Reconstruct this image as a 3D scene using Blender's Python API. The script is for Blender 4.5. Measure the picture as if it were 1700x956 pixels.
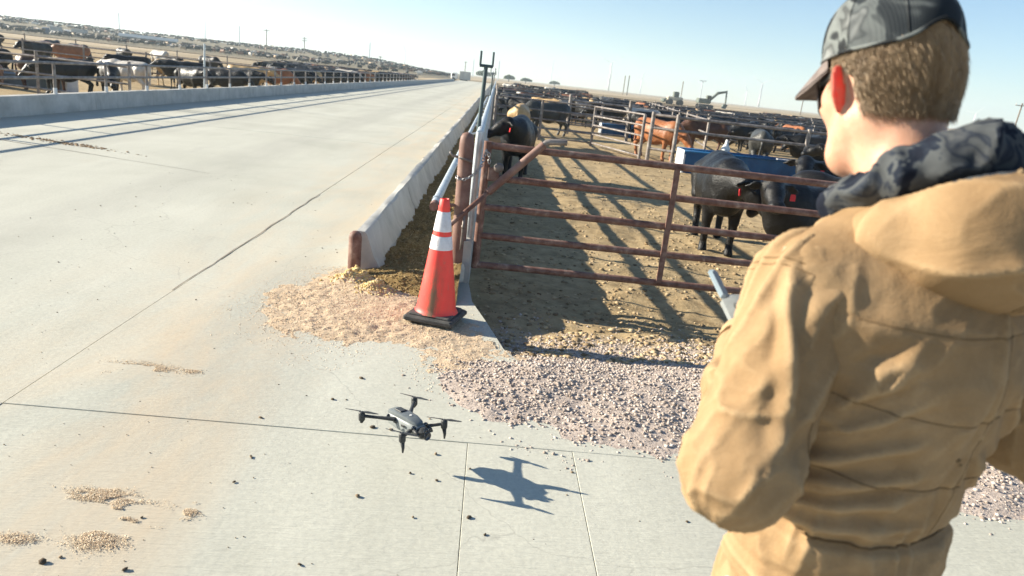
import bpy, math, random
import numpy as np
from mathutils import Vector, Matrix, Euler
from mathutils.bvhtree import BVHTree

for o in list(bpy.data.objects):
    bpy.data.objects.remove(o)
scene = bpy.context.scene
COL = scene.collection
R = math.radians

# ------------------------------------------------------------------ camera
cam_d = bpy.data.cameras.new('camera')
cam = bpy.data.objects.new('camera', cam_d)
COL.objects.link(cam)
_P, _RO, _H = R(16.04), R(6.3), R(2.9)
_rt, _fw, _up = Vector((1, 0, 0)), Vector((0, math.cos(_P), -math.sin(_P))), Vector((0, math.sin(_P), math.cos(_P)))
_r2 = _rt * math.cos(_RO) + _up * math.sin(_RO)
_u2 = _up * math.cos(_RO) - _rt * math.sin(_RO)
_rz = Matrix.Rotation(-_H, 3, 'Z')
_r2, _u2, _fw = _rz @ _r2, _rz @ _u2, _rz @ _fw
_m = Matrix((_r2, _u2, -_fw)).transposed().to_4x4()
_m.translation = Vector((0, 0, 1.77))
cam.matrix_world = _m
cam_d.sensor_width = 36.0
cam_d.lens = 36.0 * 1200 / 1700
cam_d.clip_start = 0.05
cam_d.clip_end = 30000
cam_d.dof.use_dof = True
cam_d.dof.focus_distance = 4.0
cam_d.dof.aperture_fstop = 4.0
scene.camera = cam

# ------------------------------------------------------------------ sky and sun
LIGHT = Vector((1.0, -0.22, -0.40)).normalized()          # direction the sunlight travels
SUN_EL = math.asin(-LIGHT.z)
SUN_ROT = math.atan2(-LIGHT.x, -LIGHT.y) % (2 * math.pi)
world = bpy.data.worlds.new('World')
scene.world = world
world.use_nodes = True
wn = world.node_tree
wn.nodes.clear()
sky = wn.nodes.new('ShaderNodeTexSky')
sky.sky_type = 'NISHITA'
sky.sun_disc = False
sky.sun_elevation = SUN_EL
sky.sun_rotation = SUN_ROT
sky.altitude = 300
sky.air_density = 1.0
sky.dust_density = 0.0
sky.ozone_density = 3.6
bg = wn.nodes.new('ShaderNodeBackground')
bg.inputs['Strength'].default_value = 0.062
wo = wn.nodes.new('ShaderNodeOutputWorld')
wn.links.new(sky.outputs['Color'], bg.inputs['Color'])
wn.links.new(bg.outputs['Background'], wo.inputs['Surface'])

sun_d = bpy.data.lights.new('sun', 'SUN')
sun_d.energy = 5.0
sun_d.angle = R(0.5)
sun_d.color = (1.0, 0.91, 0.755)
sun = bpy.data.objects.new('sun', sun_d)
COL.objects.link(sun)
sun.rotation_euler = LIGHT.to_track_quat('-Z', 'Y').to_euler()
sun.location = (-30, 10, 20)

vs = scene.view_settings
vs.view_transform = 'Standard'
vs.look = 'None'
vs.gamma = 1.0
vs.use_curve_mapping = False
vs.exposure = 1.42
scene.render.engine = 'CYCLES'
scene.cycles.volume_bounces = 1
scene.cycles.max_bounces = 8
scene.cycles.transparent_max_bounces = 12

# ------------------------------------------------------------------ numpy noise
_rng = np.random.RandomState(7)
_PERM = _rng.permutation(512).astype(np.int64)
_VAL = _rng.rand(512)


def _h(i, j, k, s):
    a = _PERM[(i + s * 17) & 511]
    a = _PERM[(a + j) & 511]
    a = _PERM[(a + k) & 511]
    return _VAL[a]


def vn(x, y, z=0.0, s=0):
    x, y, z = np.broadcast_arrays(np.asarray(x, float), np.asarray(y, float), np.asarray(z, float))
    xi, yi, zi = np.floor(x).astype(np.int64), np.floor(y).astype(np.int64), np.floor(z).astype(np.int64)
    u, v, w = x - xi, y - yi, z - zi
    u, v, w = u * u * (3 - 2 * u), v * v * (3 - 2 * v), w * w * (3 - 2 * w)
    r = 0
    for a in (0, 1):
        for b in (0, 1):
            for c in (0, 1):
                r = r + _h(xi + a, yi + b, zi + c, s) * (u if a else 1 - u) * (v if b else 1 - v) * (w if c else 1 - w)
    return r * 2 - 1


def fbm(x, y, z=0.0, s=0, o=4, g=0.5):
    r, a, f = 0, 1.0, 1.0
    for i in range(o):
        r = r + a * vn(np.asarray(x) * f, np.asarray(y) * f, np.asarray(z) * f, s + i * 3)
        a *= g
        f *= 2.03
    return r


def sstep(a, b, x):
    t = np.clip((x - a) / (b - a), 0, 1)
    return t * t * (3 - 2 * t)


# ------------------------------------------------------------------ materials
class NT:
    def __init__(self, name):
        self.m = bpy.data.materials.new(name)
        self.m.use_nodes = True
        self.t = self.m.node_tree
        self.t.nodes.clear()
        self.out = self.t.nodes.new('ShaderNodeOutputMaterial')

    def n(self, typ, **kw):
        nd = self.t.nodes.new(typ)
        for k, v in kw.items():
            if k.startswith('i_'):
                nd.inputs[k[2:].replace('_', ' ')].default_value = v
            else:
                setattr(nd, k, v)
        return nd

    def l(self, a, b):
        self.t.links.new(a, b)

    def pos(self, world=True):
        if world:
            return self.n('ShaderNodeNewGeometry').outputs['Position']
        return self.n('ShaderNodeTexCoord').outputs['Object']

    def noise(self, vec, scale, detail=5, rough=0.6, dist=0.0, sc3=None):
        if sc3:
            mp = self.n('ShaderNodeMapping')
            mp.inputs['Scale'].default_value = sc3
            self.l(vec, mp.inputs['Vector'])
            vec = mp.outputs['Vector']
        nd = self.n('ShaderNodeTexNoise')
        nd.inputs['Scale'].default_value = scale
        nd.inputs['Detail'].default_value = detail
        nd.inputs['Roughness'].default_value = rough
        nd.inputs['Distortion'].default_value = dist
        self.l(vec, nd.inputs['Vector'])
        return nd.outputs['Fac']

    def ramp(self, fac, stops):
        r = self.n('ShaderNodeValToRGB')
        el = r.color_ramp.elements
        while len(el) > 1:
            el.remove(el[-1])
        el[0].position = stops[0][0]
        el[0].color = (*stops[0][1], 1) if len(stops[0][1]) == 3 else stops[0][1]
        for p, c in stops[1:]:
            e = el.new(p)
            e.color = (*c, 1)
        self.l(fac, r.inputs['Fac'])
        return r.outputs['Color']

    def mix(self, fac, a, b, mode='MIX'):
        m = self.n('ShaderNodeMix', data_type='RGBA', blend_type=mode)
        for sock, v in ((m.inputs[0], fac), (m.inputs[6], a), (m.inputs[7], b)):
            if hasattr(v, 'links'):
                self.l(v, sock)
            elif isinstance(v, (int, float)):
                sock.default_value = v
            else:
                sock.default_value = (*v, 1)
        return m.outputs[2]

    def math(self, op, a, b=None, clamp=False):
        m = self.n('ShaderNodeMath', operation=op, use_clamp=clamp)
        for sock, v in ((m.inputs[0], a), (m.inputs[1], b)):
            if v is None:
                continue
            if hasattr(v, 'links'):
                self.l(v, sock)
            else:
                sock.default_value = v
        return m.outputs[0]

    def bump(self, h, strength, dist, prev=None):
        b = self.n('ShaderNodeBump')
        b.inputs['Strength'].default_value = strength
        b.inputs['Distance'].default_value = dist
        self.l(h, b.inputs['Height'])
        if prev is not None:
            self.l(prev, b.inputs['Normal'])
        return b.outputs['Normal']

    def bsdf(self, color, rough=0.8, metal=0.0, normal=None, spec=0.3, **kw):
        p = self.n('ShaderNodeBsdfPrincipled')
        for sock, v in ((p.inputs['Base Color'], color), (p.inputs['Roughness'], rough), (p.inputs['Metallic'], metal)):
            if hasattr(v, 'links'):
                self.l(v, sock)
            elif isinstance(v, (int, float)):
                sock.default_value = v
            else:
                sock.default_value = (*v, 1)
        p.inputs['Specular IOR Level'].default_value = spec
        if normal is not None:
            self.l(normal, p.inputs['Normal'])
        for k, v in kw.items():
            p.inputs[k.replace('_', ' ')].default_value = v
        self.l(p.outputs['BSDF'], self.out.inputs['Surface'])
        return p


MATS = {}


def simple(name, stops, scale=4.0, rough=0.75, metal=0.0, bump=0.0, bscale=40.0, bdist=0.005, spec=0.3, world=True, detail=5, sc3=None):
    """noise-mottled material: stops is a list of (position, colour)"""
    if name in MATS:
        return MATS[name]
    n = NT(name)
    v = n.pos(world)
    f = n.noise(v, scale, detail, 0.62, 0.3, sc3)
    c = n.ramp(f, stops)
    nm = None
    if bump:
        nm = n.bump(n.noise(v, bscale, 4), bump, bdist)
    n.bsdf(c, rough, metal, nm, spec)
    MATS[name] = n.m
    return n.m


def m_concrete():
    n = NT('concrete')
    v = n.pos()
    big = n.noise(v, 0.45, 6, 0.6, 0.4)
    c = n.ramp(big, [(0.3, (0.405, 0.405, 0.345)), (0.5, (0.475, 0.475, 0.41)), (0.72, (0.53, 0.53, 0.46))])
    streak = n.noise(v, 1.0, 5, 0.65, 0.2, (1.6, 0.22, 1))
    c = n.mix(n.math('MULTIPLY', streak, 0.42), c, n.ramp(streak, [(0.35, (0.35, 0.345, 0.295)), (0.65, (0.55, 0.55, 0.485))]))
    fine = n.noise(v, 38, 6, 0.75)
    c = n.mix(0.35, c, n.ramp(fine, [(0.3, (0.36, 0.34, 0.31)), (0.62, (0.66, 0.64, 0.59))]), 'OVERLAY')
    # wind-blown feed dust in loose patches, densest along the bunk
    sep = n.n('ShaderNodeSeparateXYZ')
    n.l(v, sep.inputs[0])
    near = n.n('ShaderNodeMapRange', i_From_Min=-3.3, i_From_Max=-1.3)
    n.l(sep.outputs['X'], near.inputs['Value'])
    far = n.n('ShaderNodeMapRange', i_From_Min=-0.9, i_From_Max=-1.15)
    n.l(sep.outputs['X'], far.inputs['Value'])
    patch = n.noise(v, 1.3, 6, 0.7, 0.6, (1, 0.3, 1))
    msk = n.n('ShaderNodeMapRange', i_From_Min=0.40, i_From_Max=0.72)
    n.l(patch, msk.inputs['Value'])
    msk2 = n.n('ShaderNodeMapRange', i_From_Min=0.6, i_From_Max=0.8)
    n.l(n.noise(v, 0.8, 7, 0.72, 0.8), msk2.inputs['Value'])
    f1 = n.math('MULTIPLY', n.math('MULTIPLY', near.outputs[0], far.outputs[0]), msk.outputs[0])
    f = n.math('ADD', n.math('MULTIPLY', f1, 0.9), n.math('MULTIPLY', msk2.outputs[0], 0.15), True)
    c = n.mix(f, c, (0.60, 0.46, 0.30))
    # dark tyre smears and old stains
    st = n.n('ShaderNodeMapRange', i_From_Min=0.62, i_From_Max=0.8)
    n.l(n.noise(v, 0.7, 8, 0.7, 0.5, (1.3, 0.35, 1)), st.inputs['Value'])
    c = n.mix(n.math('MULTIPLY', st.outputs[0], 0.5), c, (0.31, 0.295, 0.265))
    # dull tyre tracks worn along the lane
    tw = n.n('ShaderNodeTexWave', wave_type='BANDS', bands_direction='X', i_Scale=0.115, i_Distortion=1.6, i_Detail=3.0)
    tw.inputs['Detail Scale'].default_value = 0.7
    tv = n.n('ShaderNodeMapping')
    tv.inputs['Scale'].default_value = (1.0, 0.06, 1.0)
    n.l(v, tv.inputs['Vector'])
    n.l(tv.outputs['Vector'], tw.inputs['Vector'])
    tm = n.n('ShaderNodeMapRange', i_From_Min=0.62, i_From_Max=0.95)
    n.l(tw.outputs['Fac'], tm.inputs['Value'])
    tk_ = n.math('MULTIPLY', tm.outputs[0], n.math('MULTIPLY', n.noise(v, 3.0, 6, 0.7, 0.2, (2.0, 0.4, 1)), 0.55))
    c = n.mix(tk_, c, (0.33, 0.32, 0.275))
    # hairline cracks in loose map cells
    vo = n.n('ShaderNodeTexVoronoi', feature='DISTANCE_TO_EDGE')
    vo.inputs['Scale'].default_value = 0.22
    dv = n.n('ShaderNodeVectorMath', operation='ADD')
    nz = n.n('ShaderNodeTexNoise')
    nz.inputs['Scale'].default_value = 0.9
    nz.inputs['Detail'].default_value = 6
    n.l(v, nz.inputs['Vector'])
    n.l(v, dv.inputs[0])
    n.l(nz.outputs['Color'], dv.inputs[1])
    n.l(dv.outputs[0], vo.inputs['Vector'])
    ck = n.n('ShaderNodeMapRange', i_From_Min=0.0012, i_From_Max=0.0, )
    n.l(vo.outputs['Distance'], ck.inputs['Value'])
    ckm = n.math('MULTIPLY', ck.outputs[0], n.math('MULTIPLY', n.noise(v, 0.5, 2), 0.45))
    c = n.mix(ckm, c, (0.12, 0.11, 0.10))
    broom = n.noise(v, 60, 3, 0.6, 0.3, (0.12, 1.6, 1))
    nm = n.bump(broom, 0.55, 0.005)
    nm = n.bump(fine, 0.35, 0.004, nm)
    nm = n.bump(n.noise(v, 2.2, 5), 0.25, 0.02, nm)
    n.bsdf(c, 0.85, 0, nm, 0.25)
    return n.m


def m_bunk():
    n = NT('bunk_concrete')
    v = n.pos()
    c = n.ramp(n.noise(v, 2.2, 7, 0.65, 0.4), [(0.3, (0.36, 0.35, 0.32)), (0.5, (0.47, 0.46, 0.42)), (0.7, (0.56, 0.545, 0.50))])
    drip = n.noise(v, 3, 5, 0.6, 0.2, (1, 2.2, 0.25))
    dm = n.n('ShaderNodeMapRange', i_From_Min=0.52, i_From_Max=0.75)
    n.l(drip, dm.inputs['Value'])
    c = n.mix(n.math('MULTIPLY', dm.outputs[0], 0.4), c, (0.27, 0.25, 0.215))
    fine = n.noise(v, 45, 6, 0.75)
    nm = n.bump(fine, 0.5, 0.006)
    nm = n.bump(n.noise(v, 6, 4), 0.4, 0.02, nm)
    n.bsdf(c, 0.9, 0, nm, 0.2)
    return n.m


def m_soil(name, dark, mid, light, scale=1.0, bump=0.6, far=None, gravel=False):
    n = NT(name)
    v = n.pos()
    big = n.noise(v, 0.32 * scale, 7, 0.65, 0.5)
    c = n.ramp(big, [(0.3, dark), (0.5, mid), (0.72, light)])
    med = n.noise(v, 5 * scale, 8, 0.72, 0.1)
    c = n.mix(0.55, c, n.ramp(med, [(0.36, dark), (0.5, mid), (0.64, light)]))
    if far:                                       # bands of bare tracks and worn grass far out
        band = n.noise(v, 1.0, 6, 0.6, 0.8, (0.008, 0.02, 1))
        bm = n.ramp(band, [(0.38, far[0]), (0.5, far[1]), (0.6, far[2])])
        ln = n.n('ShaderNodeVectorMath', operation='LENGTH')
        n.l(v, ln.inputs[0])
        mr = n.n('ShaderNodeMapRange', i_From_Min=60.0, i_From_Max=130.0)
        n.l(ln.outputs['Value'], mr.inputs['Value'])
        c = n.mix(mr.outputs[0], c, bm)
    if gravel:                                    # crushed stone is spread over the soil next to the concrete
        sp = n.n('ShaderNodeSeparateXYZ')
        n.l(v, sp.inputs[0])
        yy_ = n.math('ADD', sp.outputs['Y'], n.math('MULTIPLY', n.math('ADD', n.noise(v, 1.6, 6, 0.7, 0.4), -0.5), 2.2))
        gm = n.n('ShaderNodeMapRange', i_From_Min=5.55, i_From_Max=4.75)
        n.l(yy_, gm.inputs['Value'])
        gn = n.noise(v, 70, 5, 0.75)
        gc = n.ramp(gn, [(0.32, (0.30, 0.24, 0.195)), (0.5, (0.47, 0.39, 0.33)), (0.66, (0.57, 0.49, 0.425))])
        c = n.mix(gm.outputs[0], c, gc)
    nm = n.bump(med, bump, 0.03)
    nm = n.bump(n.noise(v, 40 * scale, 5, 0.7), bump, 0.008, nm)
    n.bsdf(c, 0.95, 0, nm, 0.1)
    return n.m


def m_stones(name, stops):
    """each loose stone of a joined heap gets its own tone"""
    n = NT(name)
    g = n.n('ShaderNodeNewGeometry')
    c = n.ramp(g.outputs['Random Per Island'], stops)
    f = n.noise(g.outputs['Position'], 60, 4, 0.7)
    c = n.mix(0.3, c, n.ramp(f, [(0.3, (0.3, 0.3, 0.3)), (0.7, (0.75, 0.75, 0.75))]), 'OVERLAY')
    n.bsdf(c, 0.9, 0, None, 0.15)
    return n.m


def m_hide():
    """cattle hide: the object's own colour, sun-bleached and dusty in places"""
    n = NT('cattle_hide')
    oi = n.n('ShaderNodeObjectInfo')
    v = n.pos(False)
    f = n.noise(v, 3.2, 6, 0.65, 0.4)
    g = n.ramp(f, [(0.3, (0.55, 0.52, 0.5)), (0.7, (1.0, 1.0, 1.0))])
    c = n.mix(1.0, oi.outputs['Color'], g, 'MULTIPLY')
    dust = n.n('ShaderNodeMapRange', i_From_Min=0.52, i_From_Max=0.8)
    n.l(n.noise(v, 1.7, 6, 0.7, 0.6), dust.inputs['Value'])
    c = n.mix(n.math('MULTIPLY', dust.outputs[0], 0.12), c, (0.10, 0.085, 0.066))
    hair = n.noise(v, 55, 4, 0.7, 0.2, (0.35, 1, 1))
    nm = n.bump(hair, 0.55, 0.012)
    nm = n.bump(n.noise(v, 8, 4), 0.35, 0.04, nm)
    n.bsdf(c, n.ramp(hair, [(0.3, (0.32, 0.32, 0.32)), (0.7, (0.60, 0.60, 0.60))]), 0, nm, 0.32)
    return n.m


def m_herd():
    n = NT('herd_hide')
    g = n.n('ShaderNodeNewGeometry')
    r = n.n('ShaderNodeValToRGB')
    r.color_ramp.interpolation = 'CONSTANT'
    el = r.color_ramp.elements
    cols = [(0, (0.009, 0.009, 0.009)), (0.72, (0.035, 0.022, 0.016)), (0.82, (0.16, 0.065, 0.03)), (0.90, (0.42, 0.30, 0.18)), (0.95, (0.62, 0.58, 0.5))]
    el[0].color = (*cols[0][1], 1)
    el[1].position = cols[1][0]
    el[1].color = (*cols[1][1], 1)
    for p, c in cols[2:]:
        e = el.new(p)
        e.color = (*c, 1)
    n.l(g.outputs['Random Per Island'], r.inputs['Fac'])
    n.bsdf(r.outputs['Color'], 0.6)
    return n.m


M_CONC = m_concrete()
M_BUNK = m_bunk()
M_JOINT = simple('joint_dirt', [(0.3, (0.11, 0.095, 0.08)), (0.7, (0.26, 0.22, 0.175))], 9, 0.95)
M_GROUND = m_soil('pen_soil', (0.15, 0.105, 0.06), (0.32, 0.235, 0.135), (0.47, 0.355, 0.215), 1.0, 0.7,
                  ((0.22, 0.17, 0.105), (0.36, 0.28, 0.175), (0.50, 0.40, 0.27)))
M_PEN = m_soil('pen_floor_soil', (0.17, 0.122, 0.066), (0.375, 0.28, 0.155), (0.53, 0.405, 0.24), 1.0, 0.7, None, True)
M_HIDE = m_hide()
M_HERD = m_herd()
M_GALV = simple('galvanised_steel', [(0.3, (0.36, 0.40, 0.43)), (0.6, (0.55, 0.60, 0.63)), (0.75, (0.44, 0.42, 0.38))], 7, 0.45, 0.55, 0.15, 60)
M_RUST = simple('rusty_brown_paint', [(0.28, (0.10, 0.048, 0.034)), (0.46, (0.17, 0.088, 0.066)), (0.6, (0.23, 0.14, 0.108)), (0.74, (0.38, 0.28, 0.225))], 11, 0.6, 0, 0.3, 70, 0.003)
M_PIPE = simple('weathered_steel_pipe', [(0.3, (0.13, 0.105, 0.09)), (0.5, (0.24, 0.21, 0.19)), (0.7, (0.38, 0.35, 0.32))], 6, 0.5, 0.3, 0.2, 60)
M_DARKPOLE = simple('dark_green_steel', [(0.3, (0.05, 0.075, 0.08)), (0.7, (0.10, 0.135, 0.14))], 8, 0.5, 0.3)
M_POLEWOOD = simple('pole_wood', [(0.3, (0.14, 0.11, 0.085)), (0.7, (0.26, 0.21, 0.17))], 3, 0.9)
M_WHITEP = simple('white_paint', [(0.3, (0.66, 0.66, 0.64)), (0.7, (0.82, 0.82, 0.8))], 3, 0.5)
M_BLUE = simple('blue_enamel', [(0.3, (0.004, 0.045, 0.13)), (0.55, (0.007, 0.075, 0.20)), (0.75, (0.02, 0.11, 0.23))], 2.5, 0.4, 0, 0.15, 20)
M_CHAIN = simple('chain_steel', [(0.3, (0.25, 0.25, 0.25)), (0.7, (0.55, 0.55, 0.54))], 30, 0.35, 0.8)
M_TAG = simple('red_plastic', [(0.3, (0.65, 0.03, 0.035)), (0.7, (0.78, 0.05, 0.05))], 20, 0.45, world=False)
M_EYE = simple('dark_eye', [(0.3, (0.004, 0.004, 0.004)), (0.7, (0.012, 0.01, 0.01))], 20, 0.08, spec=0.6, world=False)
M_BLACKRUB = simple('black_rubber', [(0.3, (0.04, 0.042, 0.042)), (0.55, (0.085, 0.083, 0.078)), (0.7, (0.15, 0.14, 0.125))], 9, 0.85, 0, 0.4, 60)


# ------------------------------------------------------------------ mesh helpers
def mesh_from(name, verts, faces, mat, smooth=False):
    me = bpy.data.meshes.new(name)
    if isinstance(verts, np.ndarray):
        nv = len(verts)
        if isinstance(faces, np.ndarray):
            nf, k = faces.shape
            me.vertices.add(nv)
            me.vertices.foreach_set('co', verts.astype(np.float32).ravel())
            me.loops.add(nf * k)
            me.loops.foreach_set('vertex_index', faces.astype(np.int32).ravel())
            me.polygons.add(nf)
            me.polygons.foreach_set('loop_start', np.arange(0, nf * k, k, dtype=np.int32))
            me.update(calc_edges=True)
        else:
            me.from_pydata(verts.tolist(), [], faces)
            me.update()
    else:
        me.from_pydata([tuple(v) for v in verts], [], faces)
        me.update()
    if mat:
        me.materials.append(mat)
    if smooth:
        me.polygons.foreach_set('use_smooth', [True] * len(me.polygons))
    return me


PM = {}


def empty(name, loc=(0, 0, 0), rz=0.0, rot=None):
    o = bpy.data.objects.new(name, None)
    COL.objects.link(o)
    o.empty_display_size = 0.2
    o.location = loc
    o.rotation_euler = rot if rot else (0, 0, rz)
    PM[o] = Matrix.LocRotScale(Vector(loc), Euler(o.rotation_euler), Vector((1, 1, 1)))
    return o


def child(name, me, parent, world=True, matrix=None):
    """a part of parent; world=True: mesh (or matrix) is given in world coordinates"""
    o = bpy.data.objects.new(name, me)
    COL.objects.link(o)
    o.parent = parent
    if world and parent in PM:
        o.matrix_parent_inverse = PM[parent].inverted()
    if matrix is not None:
        o.matrix_basis = matrix
    return o


def tag(o, label, cat, group=None):
    o['label'] = label
    o['category'] = cat
    if group:
        o['group'] = group
    return o


class MB:
    def __init__(self):
        self.v, self.f = [], []

    def add(self, vs_, fs):
        b = len(self.v)
        self.v += [tuple(p) for p in vs_]
        self.f += [tuple(i + b for i in f) for f in fs]
        return self

    def box(self, c, s, M=None):
        hx, hy, hz = s[0] / 2, s[1] / 2, s[2] / 2
        vs_ = [Vector((x, y, z)) for x in (-hx, hx) for y in (-hy, hy) for z in (-hz, hz)]
        if M is not None:
            vs_ = [M @ p for p in vs_]
        vs_ = [p + Vector(c) for p in vs_]
        return self.add(vs_, [(0, 1, 3, 2), (4, 6, 7, 5), (0, 4, 5, 1), (2, 3, 7, 6), (0, 2, 6, 4), (1, 5, 7, 3)])

    def bbox(self, c, s, b=0.01, M=None):
        """box with chamfered edges"""
        hx, hy, hz = s[0] / 2, s[1] / 2, s[2] / 2
        b = min(b, hx * 0.9, hy * 0.9, hz * 0.9)
        ring = [(hx, hy - b), (hx - b, hy), (-hx + b, hy), (-hx, hy - b), (-hx, -hy + b), (-hx + b, -hy), (hx - b, -hy), (hx, -hy + b)]
        vs_ = []
        for z, k in ((-hz, b), (-hz + b, 0), (hz - b, 0), (hz, b)):
            for x, y in ring:
                sx = x - math.copysign(min(k, abs(x)), x)
                sy = y - math.copysign(min(k, abs(y)), y)
                vs_.append(Vector((sx, sy, z)))
        fs = [tuple(range(7, -1, -1)), tuple(range(24, 32))]
        for L in range(3):
            for i in range(8):
                j = (i + 1) % 8
                fs.append((L * 8 + i, L * 8 + j, L * 8 + 8 + j, L * 8 + 8 + i))
        if M is not None:
            vs_ = [M @ p for p in vs_]
        return self.add([p + Vector(c) for p in vs_], fs)

    def tube(self, pts, rads, n=10, cap=True, flat=None):
        pts = [Vector(p) for p in pts]
        if isinstance(rads, (int, float)):
            rads = [rads] * len(pts)
        rings = []
        t0 = (pts[1] - pts[0]).normalized()
        up = Vector((0, 0, 1)) if abs(t0.z) < 0.9 else Vector((0, 1, 0))
        u = t0.cross(up).normalized()
        for i, p in enumerate(pts):
            if i == 0:
                t = t0
            elif i == len(pts) - 1:
                t = (pts[-1] - pts[-2]).normalized()
            else:
                t = ((pts[i] - pts[i - 1]).normalized() + (pts[i + 1] - pts[i]).normalized()).normalized()
            u = (u - t * u.dot(t)).normalized()
            w = t.cross(u)
            rings.append([p + (u * math.cos(a) + w * math.sin(a) * (flat or 1)) * rads[i] for a in [2 * math.pi * k / n for k in range(n)]])
        vs_ = [q for r_ in rings for q in r_]
        fs = []
        for i in range(len(pts) - 1):
            for k in range(n):
                k2 = (k + 1) % n
                fs.append((i * n + k, i * n + k2, (i + 1) * n + k2, (i + 1) * n + k))
        if cap:
            fs.append(tuple(range(n - 1, -1, -1)))
            fs.append(tuple((len(pts) - 1) * n + k for k in range(n)))
        return self.add(vs_, fs)

    def lathe(self, prof, n=24, c=(0, 0, 0), cap=True):
        vs_ = []
        for r_, z in prof:
            for k in range(n):
                a = 2 * math.pi * k / n
                vs_.append((c[0] + r_ * math.cos(a), c[1] + r_ * math.sin(a), c[2] + z))
        fs = []
        for i in range(len(prof) - 1):
            for k in range(n):
                k2 = (k + 1) % n
                fs.append((i * n + k, i * n + k2, (i + 1) * n + k2, (i + 1) * n + k))
        if cap:
            fs.append(tuple(range(n - 1, -1, -1)))
            fs.append(tuple((len(prof) - 1) * n + k for k in range(n)))
        return self.add(vs_, fs)

    def prism(self, poly, z0, z1):
        n = len(poly)
        vs_ = [(x, y, z0) for x, y in poly] + [(x, y, z1) for x, y in poly]
        fs = [tuple(range(n - 1, -1, -1)), tuple(range(n, 2 * n))]
        for i in range(n):
            j = (i + 1) % n
            fs.append((i, j, n + j, n + i))
        return self.add(vs_, fs)

    def mesh(self, name, mat, smooth=False):
        return mesh_from(name, self.v, self.f, mat, smooth)


def smooth_angle(me, deg=35):
    try:
        me.polygons.foreach_set('use_smooth', [True] * len(me.polygons))
        me.set_sharp_from_angle(angle=R(deg))
    except Exception:
        pass
    return me


_unit = {}


def unit_pipe(mat, n=12):
    k = (mat.name, n)
    if k not in _unit:
        m = MB()
        m.tube([(0, 0, 0), (0, 0, 1)], 1.0, n)
        _unit[k] = smooth_angle(m.mesh('pipe_' + mat.name, mat), 40)
    return _unit[k]


def pipe(name, p0, p1, r, mat, parent, n=12):
    """straight pipe part between two world points, sharing one mesh"""
    p0, p1 = Vector(p0), Vector(p1)
    d = p1 - p0
    M = Matrix.LocRotScale(p0, d.to_track_quat('Z', 'Y'), Vector((r, r, d.length)))
    return child(name, unit_pipe(mat, n), parent, True, M)


def grid_mesh(name, X, Y, Z, mat, smooth=True, keep=None):
    ny, nx = Z.shape
    V = np.stack([X, Y, Z], -1).reshape(-1, 3)
    i = np.arange(ny * nx).reshape(ny, nx)
    F = np.stack([i[:-1, :-1], i[:-1, 1:], i[1:, 1:], i[1:, :-1]], -1).reshape(-1, 4)
    if keep is not None:
        k = keep.reshape(-1)
        F = F[k[F].any(1)]
        used = np.zeros(len(V), bool)
        used[F.ravel()] = True
        remap = np.cumsum(used) - 1
        V = V[used]
        F = remap[F]
    return mesh_from(name, V, F, mat, smooth)


def spline_steps(a, b, s0, k):
    out, x = [a], a
    while x < b:
        x += s0 + k * (x - a)
        out.append(x)
    return np.array(out)


_ico_v = None


def rock_cloud(P, S, rng, squash=0.65, low=False):
    """many small angular stones: P (n,3) centres, S (n,) radii -> verts, tris"""
    t = (1 + 5 ** .5) / 2
    iv = np.array([(-1, t, 0), (1, t, 0), (-1, -t, 0), (1, -t, 0), (0, -1, t), (0, 1, t), (0, -1, -t), (0, 1, -t), (t, 0, -1), (t, 0, 1), (-t, 0, -1), (-t, 0, 1)], float)
    iv /= np.linalg.norm(iv[0])
    it = np.array([(0, 11, 5), (0, 5, 1), (0, 1, 7), (0, 7, 10), (0, 10, 11), (1, 5, 9), (5, 11, 4), (11, 10, 2), (10, 7, 6), (7, 1, 8), (3, 9, 4), (3, 4, 2), (3, 2, 6), (3, 6, 8), (3, 8, 9), (4, 9, 5), (2, 4, 11), (6, 2, 10), (8, 6, 7), (9, 8, 1)])
    if low:                                       # tiny grains: eight faces are enough
        iv = np.array([(1, 0, 0), (-1, 0, 0), (0, 1, 0), (0, -1, 0), (0, 0, 1), (0, 0, -1)], float)
        it = np.array([(0, 2, 4), (2, 1, 4), (1, 3, 4), (3, 0, 4), (2, 0, 5), (1, 2, 5), (3, 1, 5), (0, 3, 5)])
    nv = len(iv)
    n = len(P)
    V = iv[None] * (0.7 + 0.6 * rng.rand(n, nv, 1))
    V = V * (0.65 + 0.7 * rng.rand(n, 1, 3))
    q = rng.randn(n, 4)
    q /= np.linalg.norm(q, axis=1, keepdims=True)
    w, x, y, z = q.T
    Rm = np.stack([np.stack([1 - 2 * (y * y + z * z), 2 * (x * y - z * w), 2 * (x * z + y * w)], -1),
                   np.stack([2 * (x * y + z * w), 1 - 2 * (x * x + z * z), 2 * (y * z - x * w)], -1),
                   np.stack([2 * (x * z - y * w), 2 * (y * z + x * w), 1 - 2 * (x * x + y * y)], -1)], 1)
    V = np.einsum('nij,nkj->nki', Rm, V)
    V[..., 2] *= squash
    V = V * S[:, None, None] + P[:, None, :]
    F = (it[None] + (np.arange(n) * nv)[:, None, None]).reshape(-1, 3)
    return V.reshape(-1, 3), F


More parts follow.
